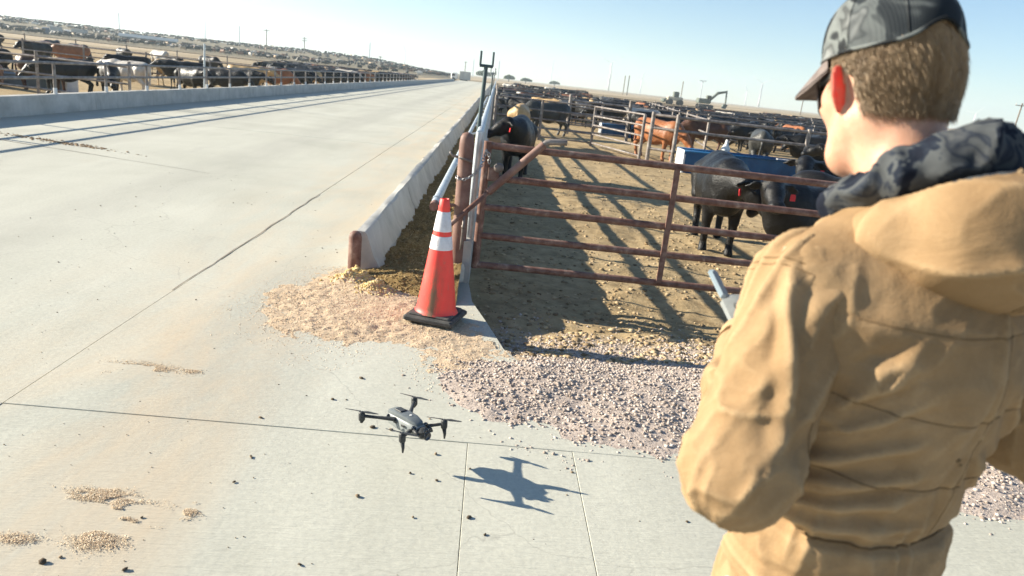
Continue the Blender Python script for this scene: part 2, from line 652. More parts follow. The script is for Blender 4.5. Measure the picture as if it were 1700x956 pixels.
# ------------------------------------------------------------------ implicit surfaces -> mesh (surface nets)
def surface_nets(f, lo, hi, h):
    lo, hi = np.array(lo, float), np.array(hi, float)
    n = np.ceil((hi - lo) / h).astype(int) + 1
    ax = [lo[i] + h * np.arange(n[i]) for i in range(3)]
    X, Y, Z = np.meshgrid(*ax, indexing='ij')
    V = f(X, Y, Z).astype(np.float64)
    S = V < 0
    c = n - 1
    acc = np.zeros((*c, 3))
    cnt = np.zeros(tuple(c))

    def sl(a, dx, dy, dz):
        return a[dx:dx + c[0], dy:dy + c[1], dz:dz + c[2]]
    for axis in range(3):
        for a in (0, 1):
            for b in (0, 1):
                o0 = [0, 0, 0]
                oth = [i for i in range(3) if i != axis]
                o0[oth[0]], o0[oth[1]] = a, b
                o1 = list(o0)
                o1[axis] = 1
                v0, v1 = sl(V, *o0), sl(V, *o1)
                m = (v0 < 0) != (v1 < 0)
                t = np.where(m, v0 / np.where(m, v0 - v1, 1), 0)
                p = np.zeros((*c, 3))
                for i in range(3):
                    p[..., i] = o0[i]
                p[..., axis] = t
                acc += np.where(m[..., None], p, 0)
                cnt += m
    act = cnt > 0
    idx = -np.ones(tuple(c), int)
    idx[act] = np.arange(act.sum())
    ijk = np.argwhere(act)
    verts = lo + h * (ijk + acc[act] / cnt[act][:, None])
    quads = []
    for axis in range(3):
        u, w = (axis + 1) % 3, (axis + 2) % 3
        a0 = [slice(1, c[i]) for i in range(3)]
        a0[axis] = slice(0, c[axis])
        a1 = list(a0)
        a1[axis] = slice(1, c[axis] + 1)
        s0, s1 = S[tuple(a0)], S[tuple(a1)]
        m = s0 != s1
        pos = np.argwhere(m)
        if not len(pos):
            continue
        off = np.ones(3, int)
        off[axis] = 0
        pos = pos + off
        flip = s0[m]

        def cell(du, dw):
            q = pos.copy()
            q[:, u] -= du
            q[:, w] -= dw
            return idx[q[:, 0], q[:, 1], q[:, 2]]
        q = np.stack([cell(1, 1), cell(0, 1), cell(0, 0), cell(1, 0)], 1)
        q[~flip] = q[~flip][:, ::-1]
        quads.append(q)
    Q = np.concatenate(quads)
    Q = Q[(Q >= 0).all(1)]
    return verts, Q


def cap_sdf(P, a, b, ra, rb, sy=1.0):
    a, b = np.array(a, float), np.array(b, float)
    X, Y, Z = P
    d = b - a
    L = max(d @ d, 1e-9)
    t = np.clip(((X - a[0]) * d[0] + (Y - a[1]) * d[1] + (Z - a[2]) * d[2]) / L, 0, 1)
    return np.sqrt((X - a[0] - t * d[0]) ** 2 + ((Y - a[1] - t * d[1]) / sy) ** 2 + (Z - a[2] - t * d[2]) ** 2) - (ra + (rb - ra) * t)


def ell_sdf(P, c, r):
    X, Y, Z = P
    k = np.sqrt(((X - c[0]) / r[0]) ** 2 + ((Y - c[1]) / r[1]) ** 2 + ((Z - c[2]) / r[2]) ** 2)
    return (k - 1) * min(r)


def smin(a, b, k):
    h = np.clip(0.5 + 0.5 * (b - a) / k, 0, 1)
    return b * (1 - h) + a * h - k * h * (1 - h)


# ================================================================== SETTING
def struct(o):
    o['kind'] = 'structure'
    return o


def stuff(o, label=None, cat=None):
    o['kind'] = 'stuff'
    if label:
        o['label'] = label
        o['category'] = cat
    return o


def obj(name, me):
    o = bpy.data.objects.new(name, me)
    COL.objects.link(o)
    return o


# gravel edge (concrete on the camera side, gravel beyond), world x -> y
GE_X = np.array([-2.0, -0.9, -0.64, -0.27, 0.10, 0.55, 1.07, 2.28, 2.63, 5.0, 12.0])
GE_Y = np.array([5.6, 4.75, 4.51, 3.93, 3.40, 3.17, 3.08, 2.86, 2.84, 2.6, 2.2])
APRON = [(-0.08, 6.12), (-0.03, 5.65), (0.10, 5.15), (0.22, 4.62)]      # right edge of the concrete apron


def apron_x(y):
    return np.interp(y, [4.62, 5.15, 5.65, 6.12], [0.22, 0.10, -0.03, -0.08])


def ground_z(x, y):
    """height of the pen floor and the gravel wedge"""
    pen = -0.20 + 0.02 * fbm(x * 0.35, y * 0.35, 0, 3, 3)
    rough = np.exp(-np.maximum(0, y - 14) / 25)
    pen = pen + rough * (0.020 * fbm(x * 2.6, y * 2.6, 0, 5, 4, 0.55) + 0.010 * np.abs(fbm(x * 9, y * 9, 0, 9, 3, 0.6)))
    ge = np.interp(x, GE_X, GE_Y) + 0.07 * fbm(x * 3.1, y * 3.1, 0, 21, 3)
    d = y - ge                                         # >0 : beyond the edge
    grav = -0.022 + 0.034 * sstep(-0.06, 0.30, d) + 0.026 * sstep(0.2, 0.8, d)
    grav = grav + sstep(0.0, 0.35, d) * (0.014 * fbm(x * 2.2, y * 2.2, 0, 31, 4, 0.55) + 0.006 * fbm(x * 14, y * 14, 0, 35, 3))
    t = sstep(4.15, 5.75, y + 0.18 * fbm(x * 0.9, y * 0.9, 0, 41, 2) - 0.10 * np.clip(x - 1, -1, 2))
    z = grav * (1 - t) + pen * t
    return z


gx = np.concatenate([[-0.9, -0.75, -0.6, -0.45, -0.3, -0.16], spline_steps(-0.10, 60, 0.034, 0.0085)])
gy = spline_steps(2.2, 95, 0.034, 0.0085)
GX, GY = np.meshgrid(gx, gy)
GZ = ground_z(GX, GY)
# under the road, bunk and apron the soil sheet dives out of sight
under = (GX < -0.12) & (GY > 5.9)
GZ = np.where(under, -0.4, GZ)
ax = apron_x(GY)
on_apron = (GX < ax) & (GY > 4.62) & (GY <= 6.3)
GZ = np.where(on_apron, np.minimum(GZ, -0.05), GZ)
edge = np.maximum(sstep(80, 95, GY), sstep(48, 60, GX))
GZ = GZ * (1 - edge) + -0.30 * edge
pen_floor = obj('pen_ground', grid_mesh('pen_ground', GX, GY, GZ, M_PEN))
struct(pen_floor)

# far plain
m = MB()
S = 2500.0
m.add([(-S, -300, -0.30), (S, -300, -0.30), (S, S, -0.30), (-S, S, -0.30)], [(0, 1, 2, 3)])
ground = struct(obj('ground', m.mesh('ground', M_GROUND)))

# left pen floor, a little higher than the plain
lx = -spline_steps(9.75, 70, 0.22, 0.02)
ly = spline_steps(6.0, 120, 0.22, 0.012)
LX, LY = np.meshgrid(lx, ly)
LZ = -0.22 + 0.03 * fbm(LX * 0.5, LY * 0.5, 0, 51, 4)
e2 = np.maximum(sstep(100, 120, LY), sstep(55, 70, -LX))
LZ = LZ * (1 - e2) - 0.31 * e2
lp = grid_mesh('left_pen_ground', LX[:, ::-1], LY[:, ::-1], LZ[:, ::-1], M_PEN)
struct(obj('left_pen_ground', lp))

# low rise carrying the distant feedlot on the left
def hill_z(x, y):
    d = np.hypot(x, y)
    b = np.degrees(np.arctan2(-x, y))
    up = sstep(190, 480, d) * sstep(1.5, 12, b)
    return -0.33 + up * (4.6 + 0.6 * fbm(x * 0.012, y * 0.012, 0, 301, 3)) * (1 - 0.25 * sstep(600, 1400, d))


hb, hdd = np.meshgrid(np.radians(np.linspace(0.5, 60, 120)), np.concatenate([np.linspace(185, 520, 60), np.linspace(540, 1700, 30)]))
HXX, HYY = -hdd * np.sin(hb), hdd * np.cos(hb)
M_HILL = m_soil('hill_soil', (0.13, 0.11, 0.075), (0.21, 0.175, 0.115), (0.33, 0.265, 0.17), 0.12, 0.4)
struct(obj('hillside', grid_mesh('hillside', HXX, HYY, hill_z(HXX, HYY), M_HILL)))

# ---- road: dark sub-base with separate concrete slabs, joints open between them
m = MB()
m.box((-5.3, 100, -0.17), (8.9, 213, 0.22))
m.box((-1.2, -0.4, -0.171), (22, 7.4, 0.22))
m.prism([(-2.3, 3.2), (0.6, 3.2), (0.18, 4.62), (0.06, 5.15), (-0.07, 5.65), (-0.12, 6.1), (-2.3, 6.1)], -0.30, -0.062)
road = struct(obj('road', m.mesh('road_base', M_JOINT)))
G = 0.0015


def slab(poly, z=0.0, g=G):
    c = (sum(p[0] for p in poly) / len(poly), sum(p[1] for p in poly) / len(poly))
    q = []
    n = len(poly)
    for i in range(n):                                  # inset by the half joint
        p0, p1, p2 = Vector(poly[i - 1]), Vector(poly[i]), Vector(poly[(i + 1) % n])
        e1, e2_ = (p1 - p0).normalized(), (p2 - p1).normalized()
        n1, n2 = Vector((-e1.y, e1.x)), Vector((-e2_.y, e2_.x))
        k = 1 + n1.dot(n2)
        q.append(p1 + (n1 + n2) * (g / max(k, 0.3)))
    b = 0.0015
    mm = MB()
    qi = []
    for i in range(n):
        p0, p1, p2 = q[i - 1], q[i], q[(i + 1) % n]
        e1, e2_ = (p1 - p0).normalized(), (p2 - p1).normalized()
        n1, n2 = Vector((-e1.y, e1.x)), Vector((-e2_.y, e2_.x))
        k = 1 + n1.dot(n2)
        qi.append(p1 + (n1 + n2) * (b / max(k, 0.3)))
    vs_ = [(p.x, p.y, -0.30 if False else -0.058) for p in q] + [(p.x, p.y, z - b) for p in q] + [(p.x, p.y, z) for p in qi]
    fs = [tuple(range(2 * n, 3 * n)), tuple(range(n - 1, -1, -1))]
    for L in (0, 1):
        for i in range(n):
            j = (i + 1) % n
            fs.append((L * n + i, L * n + j, (L + 1) * n + j, (L + 1) * n + i))
    mm.add(vs_, fs)
    return child('concrete_slab', mm.mesh('concrete_slab', M_CONC), road, False)


def rect(x0, x1, y0, y1, z=0.0):
    slab([(x0, y0), (x1, y0), (x1, y1), (x0, y1)], z)


YJ = 3.27
xs = [-12.0, -8.0, -5.1, -2.24, 0.03, 0.56, 3.3, 6.4, 9.7]
for i in range(len(xs) - 1):
    rect(xs[i], xs[i + 1], -4.0, YJ, 0.0015 * (i % 3))
ys = [YJ, 17.1, 35.4, 53.7, 72, 96, 120, 150, 205]
for i in range(len(ys) - 1):
    slab([(-9.5, ys[i]), (-2.24, ys[i]), (-2.24, ys[i + 1]), (-9.5, ys[i + 1])], 0.0015 * (i % 2), 0.0045)
    slab([(-2.24, max(ys[i], 6.15)), (-1.13, max(ys[i], 6.15)), (-1.13, ys[i + 1]), (-2.24, ys[i + 1])], 0.001, 0.0045)
slab([(-2.24, YJ), (9.0, YJ), (9.0, 3.30), (0.75, 3.55), (0.225, 4.62), (0.10, 5.15), (-0.03, 5.65), (-0.075, 6.15), (-2.24, 6.15)], 0.003)

def crack(pts, w0, w1):
    m_ = MB()
    n_ = len(pts)
    Lf, Rt = [], []
    for i, p in enumerate(pts):
        d_ = (Vector(pts[min(i + 1, n_ - 1)]) - Vector(pts[max(i - 1, 0)])).normalized()
        nn = Vector((-d_.y, d_.x))
        w = (w0 + (w1 - w0) * i / (n_ - 1)) * (0.8 + 0.4 * _VAL[(i * 7) & 511])
        Lf.append((*(Vector(p) + nn * w), 0.006))
        Rt.append((*(Vector(p) - nn * w), 0.006))
    m_.add(Lf + Rt, [(i, n_ + i, n_ + i + 1, i + 1) for i in range(n_ - 1)])
    child('crack', m_.mesh('crack', M_JOINT), road, False)


crack([(-8.4 + 4.4 * t, 12.0 - 1.42 * t + 0.03 * float(vn(t * 9, 0.3, 0, 4))) for t in np.linspace(0, 1, 30)], 0.014, 0.003)
crack([(-4.9 + 0.5 * t + 0.05 * float(vn(t * 7, 1.3, 0, 6)), 5.55 + 0.9 * t) for t in np.linspace(0, 1, 22)], 0.004, 0.0015)
crack([(-2.24 + 0.012 * float(vn(t * 24, 2.3, 0, 8)), 5.2 + 4.6 * t) for t in np.linspace(0, 1, 60)], 0.0045, 0.006)

# concrete face of the apron where it drops to the pen floor
m = MB()
m.prism([(0.14, 4.3), (0.228, 4.62), (0.103, 5.15), (-0.027, 5.65), (-0.072, 6.16), (-0.16, 6.16)], -0.42, -0.004)
child('apron_edge', m.mesh('apron_edge', M_BUNK), road, False)


# ---- feed bunks
def bunk_section(prof, L, seed, mat, wob=0.006):
    """one cast trough length along Y from profile points (x, z); worn, slightly uneven"""
    rng = np.random.RandomState(seed)
    n = len(prof)
    k = 9
    yy = np.linspace(0.006, L - 0.006, k)
    V = []
    for j, y in enumerate(yy):
        for x, z in prof:
            V.append((x + wob * rng.randn() * 0.5, y, z + (wob * rng.randn() if z > 0.2 else 0)))
    F = []
    for j in range(k - 1):
        for i in range(n):
            a, b = i, (i + 1) % n
            F.append((j * n + a, j * n + b, (j + 1) * n + b, (j + 1) * n + a))
    F.append(tuple(range(n - 1, -1, -1)))
    F.append(tuple((k - 1) * n + i for i in range(n)))
    F = [f[::-1] for f in F]
    me = mesh_from('bunk_section', V, F, mat)
    return smooth_angle(me, 32)


PROF = [(-1.115, -0.06), (-1.105, 0.33), (-1.09, 0.355), (-1.02, 0.358), (-0.995, 0.335), (-0.93, 0.14), (-0.84, 0.0), (-0.70, -0.045),
        (-0.40, -0.045), (-0.27, 0.02), (-0.205, 0.20), (-0.185, 0.345), (-0.17, 0.36), (-0.10, 0.36), (-0.085, 0.345), (-0.075, -0.5), (-1.115, -0.5)]
bunk = empty('feed_bunk', (-0.6, 6.2, 0))
tag(bunk, 'long concrete feed bunk filled with feed along the right edge of the road', 'feed bunk')
secs = [bunk_section(PROF, 3.0, 100 + i, M_BUNK) for i in range(3)]
# first length: its pen-side lip is broken down to a low slope
PROF0 = [(x, min(z, 0.30) if x > -0.3 and z > 0 else z) for x, z in PROF]
nsec = 48
for i in range(nsec):
    child('bunk_section', secs[i % 3], bunk, True, Matrix.Translation((0, 6.22 + 3.0 * i, 0)))

# short round-topped stop post at the bunk's end
m = MB()
m.tube([(-1.075, 6.10, -0.05), (-1.075, 6.10, 0.33), (-1.075, 6.10, 0.365), (-1.075, 6.10, 0.385)], [0.056, 0.056, 0.047, 0.022], 18)
o = obj('stop_post', smooth_angle(m.mesh('stop_post', M_RUST), 60))
tag(o, 'short rusty brown steel post at the near end of the concrete bunk wall', 'post')

# left bunk wall across the road
PL = [(-9.505, -0.06), (-9.515, 0.375), (-9.53, 0.40), (-9.67, 0.405), (-9.69, 0.38), (-9.70, -0.4), (-9.505, -0.4)]
lwall = empty('bunk_wall', (-9.6, 6, 0))
tag(lwall, 'low pale concrete bunk wall along the far left edge of the road', 'wall')
ls = [bunk_section(PL[::-1], 4.3, 200 + i, M_BUNK, 0.004) for i in range(3)]
for i in range(38):
    child('wall_section', ls[i % 3], lwall, True, Matrix.Translation((0, 5.2 + 4.3 * i, 0)))

# ---- feed
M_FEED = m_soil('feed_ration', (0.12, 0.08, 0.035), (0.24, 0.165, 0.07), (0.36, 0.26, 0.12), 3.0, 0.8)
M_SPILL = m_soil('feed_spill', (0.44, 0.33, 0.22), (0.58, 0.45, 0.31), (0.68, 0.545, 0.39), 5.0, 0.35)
M_GRAIN = m_stones('feed_flakes', [(0.0, (0.14, 0.09, 0.035)), (0.35, (0.25, 0.17, 0.07)), (0.75, (0.36, 0.26, 0.12)), (1.0, (0.52, 0.42, 0.24))])
M_CORN = m_stones('corn_flakes', [(0.0, (0.48, 0.34, 0.14)), (0.5, (0.62, 0.47, 0.21)), (1.0, (0.76, 0.64, 0.36))])


def feed_z(x, y):
    d = np.interp(x, [-1.0, -0.9, -0.7, -0.45, -0.2, -0.1], [0.015, 0.03, 0.05, 0.10, 0.16, 0.18])
    ruck = 0.030 * fbm(x * 7 + 2 * fbm(x * 2, y * 2, 0, 61, 2), y * 4.2, 0, 62, 4, 0.6) + 0.012 * np.abs(fbm(x * 18, y * 26, 0, 66, 3))
    z = d + ruck + 0.02 * fbm(x * 1.2, y * 0.8, 0, 69, 2)
    toe = sstep(5.35, 6.15, y + 0.12 * fbm(x * 3, y * 3, 0, 71, 2) + 0.25 * (x + 0.6))
    return z * toe - 0.03 * (1 - toe)


fx = np.linspace(-1.0, -0.15, 60)
fy = spline_steps(5.2, 70, 0.014, 0.008)
FX, FY = np.meshgrid(fx, fy)
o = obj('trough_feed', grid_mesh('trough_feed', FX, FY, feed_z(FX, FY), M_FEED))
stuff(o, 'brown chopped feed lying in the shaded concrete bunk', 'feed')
# fibrous flakes on top of it
rng = np.random.RandomState(5)
n = 16000
yy = 5.4 + 9 * rng.rand(n) ** 1.7
xx = -0.97 + 0.78 * rng.rand(n)
zz = feed_z(xx, yy)
ok = zz > 0.0
P = np.stack([xx, yy, zz + 0.004], -1)[ok]
v, f = rock_cloud(P, (0.003 + 0.009 * rng.rand(len(P)) ** 2), rng, 0.45, True)
stuff(child('feed_flake', mesh_from('feed_flakes', v, f, M_GRAIN), o, False))


# spill on the concrete in front of the bunk
def spill_d(x, y):
    """>0 inside the spilled patch"""
    poly = [(-1.66, 4.95), (-1.60, 5.6), (-1.30, 6.15), (-1.12, 6.35), (-0.5, 6.1), (-0.1, 5.6), (0.1, 4.95), (0.30, 4.45), (0.22, 4.0), (-0.10, 3.95), (-0.35, 4.25), (-0.62, 4.42), (-0.95, 4.22), (-1.15, 4.32), (-1.45, 4.5)]
    n_ = len(poly)
    inside = np.zeros(np.shape(x), bool)
    dist = np.full(np.shape(x), 1e9)
    for i in range(n_):
        (x0, y0), (x1, y1) = poly[i], poly[(i + 1) % n_]
        ex, ey = x1 - x0, y1 - y0
        t = np.clip(((x - x0) * ex + (y - y0) * ey) / (ex * ex + ey * ey), 0, 1)
        dist = np.minimum(dist, np.hypot(x - x0 - t * ex, y - y0 - t * ey))
        cr = ((y0 > y) != (y1 > y)) & (x < (x1 - x0) * (y - y0) / (y1 - y0 + 1e-12) + x0)
        inside ^= cr
    return np.where(inside, dist, -dist)


def spill_z(x, y):
    d = spill_d(x, y) + 0.10 * fbm(x * 4, y * 4, 0, 81, 4, 0.6) + 0.07 * fbm(x * 21, y * 21, 0, 82, 3, 0.7)
    z = -0.0035 + 0.008 * sstep(-0.03, 0.18, d) + 0.020 * sstep(0.15, 0.6, d)
    z = z + sstep(0.0, 0.2, d) * (0.0035 * fbm(x * 12, y * 12, 0, 85, 4, 0.6))
    mound = 0.10 * np.exp(-(((x + 1.03) / 0.13) ** 2 + ((y - 5.86) / 0.13) ** 2)) + 0.08 * np.exp(-(((x + 0.80) / 0.12) ** 2 + ((y - 5.62) / 0.09) ** 2))
    z = z + mound * (1 + 0.45 * fbm(x * 14, y * 14, 0, 88, 3))
    return z


sx, sy = np.meshgrid(np.arange(-1.95, 0.40, 0.016), np.arange(3.7, 6.45, 0.016))
SZ = spill_z(sx, sy)
SZ = np.where((sx > apron_x(sy) - 0.03) & (sy > 4.6), -0.05, SZ)
SZ = np.where((sx > -1.12) & (sy > 6.3), np.minimum(SZ, feed_z(sx, sy) - 0.005), SZ)
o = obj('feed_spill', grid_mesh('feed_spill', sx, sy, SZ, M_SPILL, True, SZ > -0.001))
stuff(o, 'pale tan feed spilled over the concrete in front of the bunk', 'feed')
n = 80000
xx, yy = -1.95 + 2.35 * rng.rand(n), 3.7 + 2.6 * rng.rand(n)
d = spill_d(xx, yy) + 0.11 * fbm(xx * 4, yy * 4, 0, 81, 4, 0.6)
ok = (d > -0.24) & (rng.rand(n) < np.clip(0.34 + 1.7 * d, 0.015, 0.9)) & ((xx < apron_x(yy) - 0.01) | (yy < 4.6))
xx, yy = xx[ok], yy[ok]
zz = np.maximum(spill_z(xx, yy), 0.001) + 0.002
v, f = rock_cloud(np.stack([xx, yy, zz], -1), 0.0014 + 0.0046 * rng.rand(len(xx)) ** 4, rng, 0.55, True)
M_SPG = m_stones('spilled_grain', [(0.0, (0.42, 0.30, 0.20)), (0.3, (0.60, 0.46, 0.31)), (0.7, (0.72, 0.57, 0.40)), (1.0, (0.84, 0.74, 0.56))])
stuff(child('spilled_grain', mesh_from('spilled_grain', v, f, M_SPG), o, False))
# golden flaked corn on the two little mounds
n = 1500
cx = np.where(rng.rand(n) < 0.6, -1.03, -0.80)
cy = np.where(cx < -0.9, 5.86, 5.62)
xx, yy = cx + 0.075 * rng.randn(n), cy + 0.065 * rng.randn(n)
zz = np.maximum(spill_z(xx, yy), 0.0) + 0.004
v, f = rock_cloud(np.stack([xx, yy, zz], -1), 0.004 + 0.009 * rng.rand(n) ** 2, rng, 0.6)
o2 = obj('corn_heap', mesh_from('corn_heap', v, f, M_CORN))
stuff(o2, 'golden flaked corn heaped at the foot of the stop post', 'corn')

# thin dry scatters of feed on the open slab
patches = [(-1.82, 3.80, 0.17, 0.07), (-1.55, 3.82, 0.05, 0.03), (-1.42, 2.58, 0.13, 0.05), (-1.28, 2.46, 0.11, 0.09), (-1.29, 2.30, 0.09, 0.05), (-1.56, 2.28, 0.07, 0.03), (-1.05, 2.53, 0.05, 0.05), (-1.30, 2.38, 0.05, 0.10)]
V, F, nb = [], [], 0
PP, SS = [], []
for (px, py, ax_, ay) in patches:
    k = int(4200 * ax_ * ay / 0.0085)
    a = rng.randn(k) * ax_ * 0.55
    b = rng.randn(k) * ay * 0.55
    keep = fbm((px + a) * 9, (py + b) * 16, 0, 91, 3) > -0.15
    a, b = a[keep], b[keep]
    PP.append(np.stack([px + a, py + b, 0.003 + 0.004 * rng.rand(len(a))], -1))
    SS.append(0.0012 + 0.0022 * rng.rand(len(a)) ** 2)
v, f = rock_cloud(np.concatenate(PP), np.concatenate(SS), rng, 0.4, True)
stuff(obj('feed_scatter', mesh_from('feed_scatter', v, f, M_SPG)), 'dry tan scatters of feed on the open concrete slab', 'feed')

# dark crumbs of manure and mud all over the slabs
n = 800
xx = -4.5 + 6.0 * rng.rand(n)
yy = 1.6 + 9.5 * rng.rand(n) ** 1.5
ok = (yy < np.interp(xx, GE_X, GE_Y) - 0.02) | (xx < -1.2)
xx, yy = xx[ok], yy[ok]
s = 0.0022 + 0.006 * rng.rand(len(xx)) ** 4
extra = np.array([(-1.40, 2.165, 0.014), (-1.12, 2.16, 0.011), (-1.36, 2.20, 0.006), (-0.95, 2.75, 0.008), (-0.42, 2.72, 0.010), (-0.36, 3.33, 0.012), (-0.22, 3.30, 0.010),
                  (0.05, 3.02, 0.009), (-0.17, 2.60, 0.009), (-0.12, 3.13, 0.010), (-0.46, 3.34, 0.012), (0.06, 2.63, 0.011), (-0.72, 3.62, 0.012), (-1.02, 3.34, 0.011), (-0.62, 3.93, 0.013)])
xx, yy, s = np.r_[xx, extra[:, 0]], np.r_[yy, extra[:, 1]], np.r_[s, extra[:, 2]]
v, f = rock_cloud(np.stack([xx, yy, s * 0.4 + 0.001], -1), s, rng, 0.6)
M_CRUMB = m_stones('manure_crumb', [(0.0, (0.06, 0.047, 0.034)), (0.6, (0.14, 0.105, 0.07)), (1.0, (0.28, 0.21, 0.14))])
stuff(obj('manure_crumbs', mesh_from('manure_crumbs', v, f, M_CRUMB)), 'dark crumbs of dried manure scattered over the concrete', 'debris')

k = 420
xx = -7.0 + 0.55 * rng.randn(k)
yy = 12.15 - 0.30 * (xx + 7.0) + 0.07 * rng.randn(k)
v, f = rock_cloud(np.stack([xx, yy, np.full(k, 0.004)], -1), 0.006 + 0.022 * rng.rand(k) ** 2, rng, 0.3)
stuff(obj('manure_smear', mesh_from('manure_smear', v, f, m_stones('smeared_manure', [(0.0, (0.20, 0.13, 0.075)), (0.6, (0.32, 0.215, 0.125)), (1.0, (0.42, 0.31, 0.2))]))), 'brown smear of dropped manure in the rail shadows on the left of the road', 'debris')

# ---- gravel
M_GRAV = m_stones('gravel_stone', [(0.0, (0.25, 0.20, 0.165)), (0.3, (0.38, 0.315, 0.265)), (0.65, (0.47, 0.40, 0.345)), (0.93, (0.56, 0.49, 0.43)), (1.0, (0.25, 0.20, 0.165))])
n = 170000
xx = -0.75 + 4.6 * rng.rand(n) ** 1.3
yy = 2.6 + 3.4 * rng.rand(n)
d = yy - np.interp(xx, GE_X, GE_Y) + 0.13 * fbm(xx * 2.4, yy * 2.4, 0, 95, 3)
far_ = sstep(4.6, 5.8, yy)
pr = np.clip(0.08 + 1.5 * d, 0, 1) * (1 - 0.93 * far_)
ok = (d > -0.10) & (rng.rand(n) < pr) & ~((xx < apron_x(yy)) & (yy > 4.45)) & ~((xx < -0.45) & (yy > 4.4))
xx, yy = xx[ok], yy[ok]
zz = np.maximum(ground_z(xx, yy), np.where(yy < np.interp(xx, GE_X, GE_Y) + 0.05, 0.001, -1))
s = 0.0022 + 0.0115 * rng.rand(len(xx)) ** 7
C = np.stack([xx, yy, zz + s * 0.2], -1)
bigs = s > 0.0055
v, f = rock_cloud(C[bigs], s[bigs], rng, 0.6)
v2, f2 = rock_cloud(C[~bigs], s[~bigs], rng, 0.6, True)
v, f = np.concatenate([v, v2]), np.concatenate([f, f2 + len(v)])
stuff(obj('gravel', mesh_from('gravel', v, f, M_GRAV)), 'pinkish grey crushed gravel between concrete and cattle pen', 'gravel')

# ---- clods of trampled dirt in the pen
M_CLOD = m_stones('pen_clod', [(0.0, (0.16, 0.115, 0.065)), (0.5, (0.34, 0.25, 0.145)), (1.0, (0.50, 0.385, 0.235))])
n = 16000
yy = 4.7 + 17 * rng.rand(n) ** 1.9
xx = 0.0 + (2.5 + 0.55 * yy) * rng.rand(n)
keep = (fbm(xx * 1.6, yy * 1.6, 0, 97, 3) > -0.35) & (xx > apron_x(yy) + 0.03)
xx, yy = xx[keep], yy[keep]
zz = ground_z(xx, yy)
s = 0.006 + 0.026 * rng.rand(len(xx)) ** 3
v, f = rock_cloud(np.stack([xx, yy, zz + s * 0.1], -1), s, rng, 0.5)
stuff(obj('dirt_clods', mesh_from('dirt_clods', v, f, M_CLOD)), 'trampled brown dirt clods on the cattle pen floor', 'dirt')


# ================================================================== FENCES, GATE, POSTS
def fence(name, label, cat, posts, z0, rails, ph, pr=0.045, rr=0.03, pm=M_PIPE, rm=M_PIPE, group=None, n=10, capped=True):
    """posts: list of (x, y); rails: heights above z0; one pipe part per bay and rail"""
    e = empty(name, (posts[0][0], posts[0][1], z0))
    tag(e, label, cat, group)
    for (x, y) in posts:
        pipe('post', (x, y, z0 - 0.2), (x, y, z0 + ph), pr, pm, e, n)
    for rz in rails:
        for (a, b) in zip(posts[:-1], posts[1:]):
            pipe('rail', (a[0], a[1], z0 + rz), (b[0], b[1], z0 + rz), rr, rm, e, n)
    return e


def line(p, q, k):
    return [(p[0] + (q[0] - p[0]) * i / k, p[1] + (q[1] - p[1]) * i / k) for i in range(k + 1)]


# galvanised rails over the right bunk: two on the pen-side lip, one neck rail over the trough
e = empty('bunk_rail_fence', (-0.12, 6.4, 0))
tag(e, 'galvanised pipe rail fence standing on the pen side of the feed bunk', 'fence')
for i in range(24):
    y = 6.42 + 2.44 * i
    pipe('post', (-0.12 + (0.0 if i else -0.005), y, 0.0 if i else -0.02), (-0.10, y, 1.30), 0.034, M_GALV, e)
    y2 = y + 2.44
    for z, r_ in ((1.28, 0.034), (0.80, 0.030)):
        pipe('rail', (-0.10, y, z), (-0.10, y2, z), r_, M_GALV, e)
pipe('rail', (-0.10, 6.42 + 2.44 * 24, 1.28), (-0.10, 145, 1.28), 0.034, M_GALV, e)
pipe('rail', (-0.10, 6.42 + 2.44 * 24, 0.80), (-0.10, 145, 0.80), 0.030, M_GALV, e)
# neck rail with its rusted open end, sleeve and stand-off bracket
e = empty('neck_rail', (-0.41, 5.9, 0.68))
tag(e, 'galvanised neck rail over the feed trough with rusty brown end', 'rail')
pipe('pipe', (-0.415, 6.02, 0.70), (-0.40, 40, 0.70), 0.036, M_GALV, e)
pipe('sleeve', (-0.415, 6.20, 0.70), (-0.415, 6.28, 0.70), 0.042, M_GALV, e)
pipe('rusty_end', (-0.415, 5.90, 0.70), (-0.415, 6.02, 0.70), 0.0375, M_RUST, e)
pipe('bracket', (-0.415, 6.28, 0.66), (-0.22, 6.28, 0.66), 0.014, M_RUST, e)
for k in range(14):
    y = 8.8 + 2.44 * k
    pipe('bracket', (-0.41, y, 0.70), (-0.10, y, 0.80), 0.016, M_GALV, e)

# thick rusty gate post with cast collar
e = empty('gate_post', (-0.20, 6.27, 0))
tag(e, 'thick rounded rusty brown gate post behind the traffic cone', 'post')
m = MB()
m.tube([(-0.195, 6.27, 0.0), (-0.20, 6.27, 1.20), (-0.20, 6.27, 1.255), (-0.20, 6.27, 1.285), (-0.20, 6.27, 1.298)], [0.064, 0.064, 0.058, 0.042, 0.012], 22)
M_POST = simple('post_brown_paint', [(0.28, (0.13, 0.065, 0.05)), (0.5, (0.20, 0.115, 0.09)), (0.66, (0.26, 0.17, 0.135)), (0.8, (0.36, 0.27, 0.21))], 6, 0.6, 0, 0.3, 60, 0.003)
child('post', smooth_angle(m.mesh('post', M_POST), 60), e)
m = MB()
m.lathe([(0.085, 0.0), (0.085, 0.13), (0.075, 0.165), (0.064, 0.17)], 20, (-0.195, 6.27, -0.01))
child('concrete_collar', smooth_angle(m.mesh('concrete_collar', simple('whitewash', [(0.3, (0.5, 0.45, 0.38)), (0.7, (0.7, 0.66, 0.58))], 12, 0.9)), 50), e)
m = MB()
m.tube([(-0.265, 6.20, 1.09), (-0.31, 6.17, 1.10), (-0.33, 6.16, 1.13)], 0.011, 8)
m.tube([(-0.14, 6.20, 1.06), (-0.20, 6.196, 1.075), (-0.27, 6.22, 1.09)], 0.010, 8)
